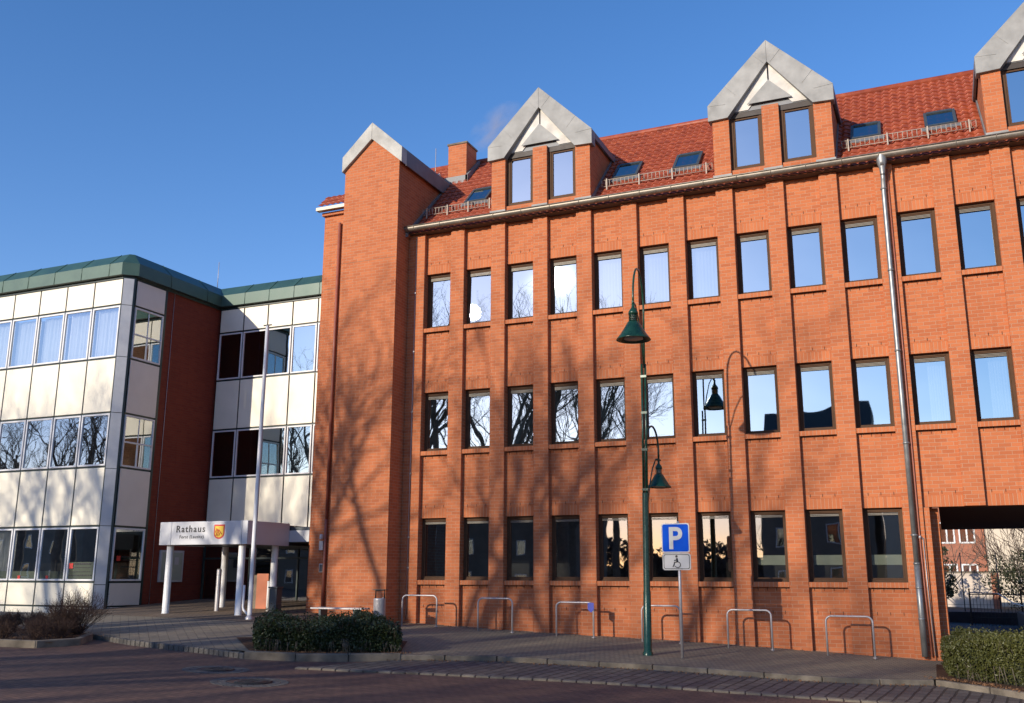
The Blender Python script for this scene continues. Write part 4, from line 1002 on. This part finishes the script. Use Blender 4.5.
bare_tree(-14.5, -52, 21.5, .30, 62, 'middle one of the three far bare trees across the street', 5, kids_=(4, 5))
bare_tree(-20.0, -50, 21, .30, 63, 'left one of the three far bare trees across the street', 5, kids_=(4, 5))
bare_tree(-1.5, -70, 9, .2, 71, 'small bare tree far across the street between the houses', 4)
bare_tree(-12.6, -24, 18, .30, 101, 'bare tree across the street nearest the kerb, in front of its neighbours', 4)
bare_tree(-19.3, -25, 16, .2, 102, 'bare tree across the street between the tower tree and the office tree', 5)
bare_tree(-27.5, -33, 14, .2, 103, 'bare tree across the street mirrored in the recessed office windows', 5)
def shrub(name, label, x, y, h, n, seed, group=None, spread=.5):
    gz = G(x, y); rnd = random.Random(seed); t = thing(name, label, 'shrub', (x, y, gz), group); mb = MB()
    for k in range(n):
        a = rnd.uniform(0, 6.28); s = rnd.uniform(.05, spread); d = Vector((math.cos(a)*s, math.sin(a)*s, .6)).normalized()
        branch(mb, Vector((math.cos(a)*.08*rnd.random(), math.sin(a)*.08*rnd.random(), 0)), d, h*rnd.uniform(.6, 1.0), .007*max(1, h/1.2), 2, rnd, .6, .08, (3, 5), 3, (4, 3, 3), rmin=.0022*max(1, h/.8), shrink=.55, minlen=.04)
    mb.build('stems', 'twig', t, (x, y, gz), fix=False)
    lm = MB(); P_ = [(rnd.gauss(0, h*.36), rnd.gauss(0, h*.36), abs(rnd.gauss(h*.45, h*.28))) for _ in range(260)]; leaf_cloud(lm, P_, rnd, .014); lm.build('dead_leaves', 'soil', t, (x, y, gz), fix=False)
    return t
shrub('shrub', 'larger bare brown twiggy shrub at the right end of the left planting bed', -4.85, -6.55, .74, 80, 5, spread=.9)
shrub('shrub', 'middling bare brown shrub just left of the larger twiggy one', -5.6, -6.9, .34, 40, 6, 'bare low shrubs in the left bed', .8)
shrub('shrub', 'low wide bare shrub spreading in front of the larger twiggy one', -4.95, -6.95, .50, 60, 66, None, 1.0)
shrub('shrub', 'brown twiggy shrub leaning against the larger one on its left side', -5.3, -6.55, .60, 50, 67, None, .9)
for i, (x, y) in enumerate([(-5.2, -8.2), (-4.6, -7.9), (-5.9, -7.6), (-5.1, -7.4), (-6.5, -7.1), (-6.2, -6.5), (-7.1, -6.5), (-6.9, -6.0), (-7.7, -5.9), (-5.7, -6.2), (-8.4, -6.0), (-4.5, -7.3)]):
    shrub('shrub', 'low bare brown shrub among look-alikes along the left planting bed', x, y, .34, 40, 80+i, 'low look-alike shrubs of the left bed', .9)

# ------------------------------------------------------------------ yard seen through the passage
YH, KH = 64.0, 87.2/68.2
hx = lambda x: 12.855+(x-12.855)*KH
t = thing('brick_house', 'brick house with white framed windows seen through the passage', 'building', (11.5, YH, -1.8))
m = MB(); m.box((hx(4), YH, -2.6), (hx(15.2), YH+10, 11)); m.build('wall', 'brick_far', t)
for x in (9.2, 10.9, 12.6, 13.75):
    for z in (-.6, 2.7, 6.2):
        wd_ = 1.2; m = win_mesh(wd_, 1.7, .12, .1, 'w'); m.box((.54, 0, .1), (.66, .08, 1.6)); f = m.build('window', 'white_frame', t, (hx(x), YH-.07, z)); m = MB(); m.poly([(.1, .05, .1), (wd_-.1, .05, .1), (wd_-.1, .05, 1.6), (.1, .05, 1.6)]); m.build('pane', 'glass_dark', f, fix=False).location = (0, 0, 0)
m = MB(); m.prism([(hx(3.8), YH-.4, 11), (hx(3.8), YH+5, 14.5), (hx(3.8), YH+10.4, 11)], (hx(15.4)-hx(3.8), 0, 0)); m.build('roof', 'tile', t)
t = thing('rendered_house', 'beige rendered house wall right of the brick house behind the passage', 'building', (22, YH-1, -1.8))
m = MB(); m.box((hx(15.25), YH-2, -2.6), (hx(30), YH+9, 11)); m.build('wall', 'render_beige', t)
m = MB(); m.prism([(hx(15.1), YH-2.3, 11), (hx(15.1), YH+3.5, 14.5), (hx(15.1), YH+9.3, 11)], (hx(30)-hx(15.1), 0, 0)); m.build('roof', 'dark_roof', t)
t = thing('yard_wall', 'old pale rendered yard wall behind the passage', 'wall', (14, 55, -1.8))
m = MB(); m.box((5, 55, -2.6), (16.2, 55.25, .35)); m.build('masonry', 'render_old', t); m = MB(); m.box((4.95, 54.95, .352), (16.25, 55.3, .45)); m.box((15.7, 54.9, -2.6), (16.21, 54.99, .34), 1); m.build('coping', ['concrete', 'brick_far'], t)
t = thing('iron_fence', 'black iron bar fence with pale handrail at the far end of the passage', 'fence', (16, 20, -1.8))
m = MB()
for z in (-1.5, -.62): m.tube([(13.6, 20, z), (19, 20, z)], .02, 6)
for k in range(46): m.tube([(13.6+k*.12, 20, -1.8), (13.6+k*.12, 20, -.62)], .009, 5)
m.build('bars', 'black', t)
for x in (13.6, 15.4, 17.2): m = MB(); m.box((x-.03, 19.97, -1.9), (x+.03, 20.03, -.4)); m.build('fence_post', 'black', t)
m = MB(); m.tube([(13.6, 19.9, -.55), (14.6, 19.9, -.58), (15.0, 17, -.9), (15.6, 12.5, -1.0)], .022, 8); m.build('handrail', 'steel', t)
t = thing('wire_fence', 'thin wire fence on dark posts before the pale yard wall', 'fence', (12, 28, -1.8))
m = MB()
for z in (-1.2, -.5, .3, 1.0): m.tube([(8, 28, z), (19, 28, z)], .010, 4)
m.build('wire', 'black', t)
for k in range(7): m = MB(); m.tube([(9+k*1.5, 28, -1.9), (9+k*1.5, 28, 1.15)], .025, 6); m.build('fence_post', 'black', t)
m = MB(); m.box((8, 22, -2.3), (20, 22.3, -1.35)); m.box((15.2, 8, -2.2), (15.5, 20, -1.25)); tag(m.build('ramp_wall', 'asphalt'), 'low dark retaining wall in the shade of the passage', 'wall')
def round_bush(name, label, x, y, z0, rx, rz_, n, size, mat, seed, cat='bush', group=None):
    rnd = random.Random(seed); t = thing(name, label, cat, (x, y, z0), group); mb = MB(); P_ = []
    cl = [(rnd.gauss(0, .5)*rx, rnd.gauss(0, .5)*rx, rz_*rnd.uniform(.2, .95), rnd.uniform(.3, .55)) for _ in range(14)]
    for _ in range(n):
        c = rnd.choice(cl); v = Vector((rnd.gauss(0, 1), rnd.gauss(0, 1), rnd.gauss(0, 1))).normalized()*rnd.uniform(.6, 1)*c[3]*rx; P_.append((c[0]+v.x, c[1]+v.y, max(.02, c[2]+v.z)))
    leaf_cloud(mb, P_, rnd, size); mb.build('crown', mat, t, (x, y, z0), fix=False)
    tm = MB(); tm.tube([(0, 0, -.1), (0, 0, rz_*.6)], [.08, .04], 6); 
    for k in range(10): a = k*.63; branch(tm, Vector((0, 0, rz_*.2)), Vector((math.cos(a), math.sin(a), 1)).normalized(), rz_*.9, .04, 2, rnd, .6, .1, (3, 4), 3, rmin=.006)
    tm.build('trunk', 'bark', t, (x, y, z0), fix=False); return t
round_bush('bush', 'round evergreen bush behind the iron fence beyond the passage', 18.0, 54, -2.2, 2.3, 3.7, 3000, .11, 'leaf_far', 3)
round_bush('bush', 'dark narrow evergreen bush beside the passage mouth', 12.5, 50, -2.2, .9, 4.2, 1600, .10, 'leaf_far', 8)
t = shrub('shrub', 'tall bare twiggy shrub before the beige house', 18.3, 53.2, 6.0, 30, 44, None, .6)

# ------------------------------------------------------------------ houses and planting across the street (seen mirrored in the windows)
def house(x0, x1, y0, y1, zw, zr_, label, along='x', wall='house_dark', seed=1):
    t = thing('street_house', label, 'building', ((x0+x1)/2, (y0+y1)/2, -1.8), 'houses across the street')
    m = MB(); m.box((x0, y0, -2.3), (x1, y1, zw)); m.build('wall', wall, t)
    m = MB()
    if along == 'x': m.prism([(x0-.3, y0-.4, zw), (x0-.3, (y0+y1)/2, zr_), (x0-.3, y1+.4, zw)], (x1-x0+.6, 0, 0))
    else: m.prism([(x0-.4, y0-.3, zw), ((x0+x1)/2, y0-.3, zr_), (x1+.4, y0-.3, zw)], (0, y1-y0+.6, 0))
    m.build('roof', 'dark_roof', t)
    n = int((x1-x0)/2.6); st = int((zw+1.8)/3.2)
    for i in range(n):
        for k in range(st):
            x = x0+1.0+i*(x1-x0-1.6)/max(1, n-.5); z = -.8+k*3.1
            f = win_mesh(1.0, 1.4, .08, .08, 'w').build('window', 'white_frame', t, (x+1.0, y1+.06, z), math.pi)
            m = MB(); m.poly([(.07, .04, .07), (.93, .04, .07), (.93, .04, 1.33), (.07, .04, 1.33)]); m.build('pane', 'glass_dark', f, fix=False).location = (0, 0, 0)
house(1.0, 8.2, -60, -50, 8.0, 13.2, 'dark roofed gabled house across the street mirrored in the middle windows')
house(8.8, 12.5, -58, -50, 9.6, 10.0, 'flat topped pale house across the street mirrored near the downpipe', wall='render_beige')
house(-33, -17.5, -70, -60, 6.5, 9.0, 'long dark house across the street mirrored in the first ground floor windows')
house(15.5, 27, -68, -56, 5.5, 8.5, 'broad low house across the street at right', wall='render_old')
house(-58, -42, -62, -52, 6, 9.5, 'gabled house across the street at far left')
house(-92, -72, -66, -56, 7, 11, 'gabled house across the street beyond the office block side')
for i, (x, y, h, sd_) in enumerate([(-42, -27, 17, 90), (-37, -33, 16, 91), (-49, -29, 16, 92), (-57, -34, 16, 93)]):
    bare_tree(x, y, h, .32, sd_, ['bare tree across the street mirrored in the middle office windows', 'leaning bare tree behind its neighbours left across the street', 'second bare tree from the left end of the row across the street', 'bare tree at the left end of the row across the street'][i], 5)
rnd = random.Random(77); m = MB(); P_ = []
for _ in range(26000):
    x = rnd.uniform(-190, 90); hh_ = 4.6+1.8*math.sin(x*.11)+1.4*math.sin(x*.31+1)+.8*math.sin(x*.9); P_.append((x, -125+rnd.uniform(-5, 5), -2+(hh_+2)*rnd.random()**.8))
leaf_cloud(m, P_, rnd, .6); m.box((-190, -127, -3), (90, -126, 2.0)); tag(m.build('horizon_block_wood', 'twig', fix=False), kind='stuff')  # unseen wood, added to keep the bright horizon out of the panes
tag(bpy.data.objects['horizon_block_wood'], 'unseen brown winter wood added to block the low horizon glow in the ground floor windows', 'wood')

# ------------------------------------------------------------------ fallen leaves along kerbs and beds
rnd = random.Random(19); m = MB(); P_ = []
for pl, off_, n_ in ((LANE[:8], -.12, 420), (LANE[7:], .25, 700), ([(.3, -7.0), (1.5, -6.6), (2.8, -5.5)], .12, 350), ([(-9, -8.6), (-4.9, -8.2), (-4.2, -7.0)], .3, 260), ([(0, -.12), (12.3, -.12)], -.05, 260)):
    q = resample(pl, 60)
    for _ in range(n_):
        a = q[rnd.randint(0, 60)]; x = a.x+rnd.gauss(0, .12); y = a.y+off_+rnd.gauss(0, .07)
        P_.append((x, y, G(x, y)+(.02 if off_ > 0 else -.075 if pl[0][1] < -2 else .012)))
leaf_cloud(m, P_, rnd, .022); tag(m.build('fallen_leaves', 'dead_leaf', fix=False), 'brown fallen leaves lying along the kerb, the beds and the wall foot', 'leaves', kind='stuff')
# thin vapour drifting off the chimney
m = MB(); prof = [(max(.001, math.sin(math.pi*k/12)), -math.cos(math.pi*k/12)) for k in range(13)]; m.lathe(prof, n=24)
sm = m.build('chimney_smoke', 'smoke', None, fix=False); sm.location = (.62, 3.4, 14.3); sm.scale = (1.15, .6, .6); sm.rotation_euler = (0, R(-35), 0)
tag(sm, 'faint pinkish vapour drifting right from the brick chimney', 'smoke', kind='stuff')
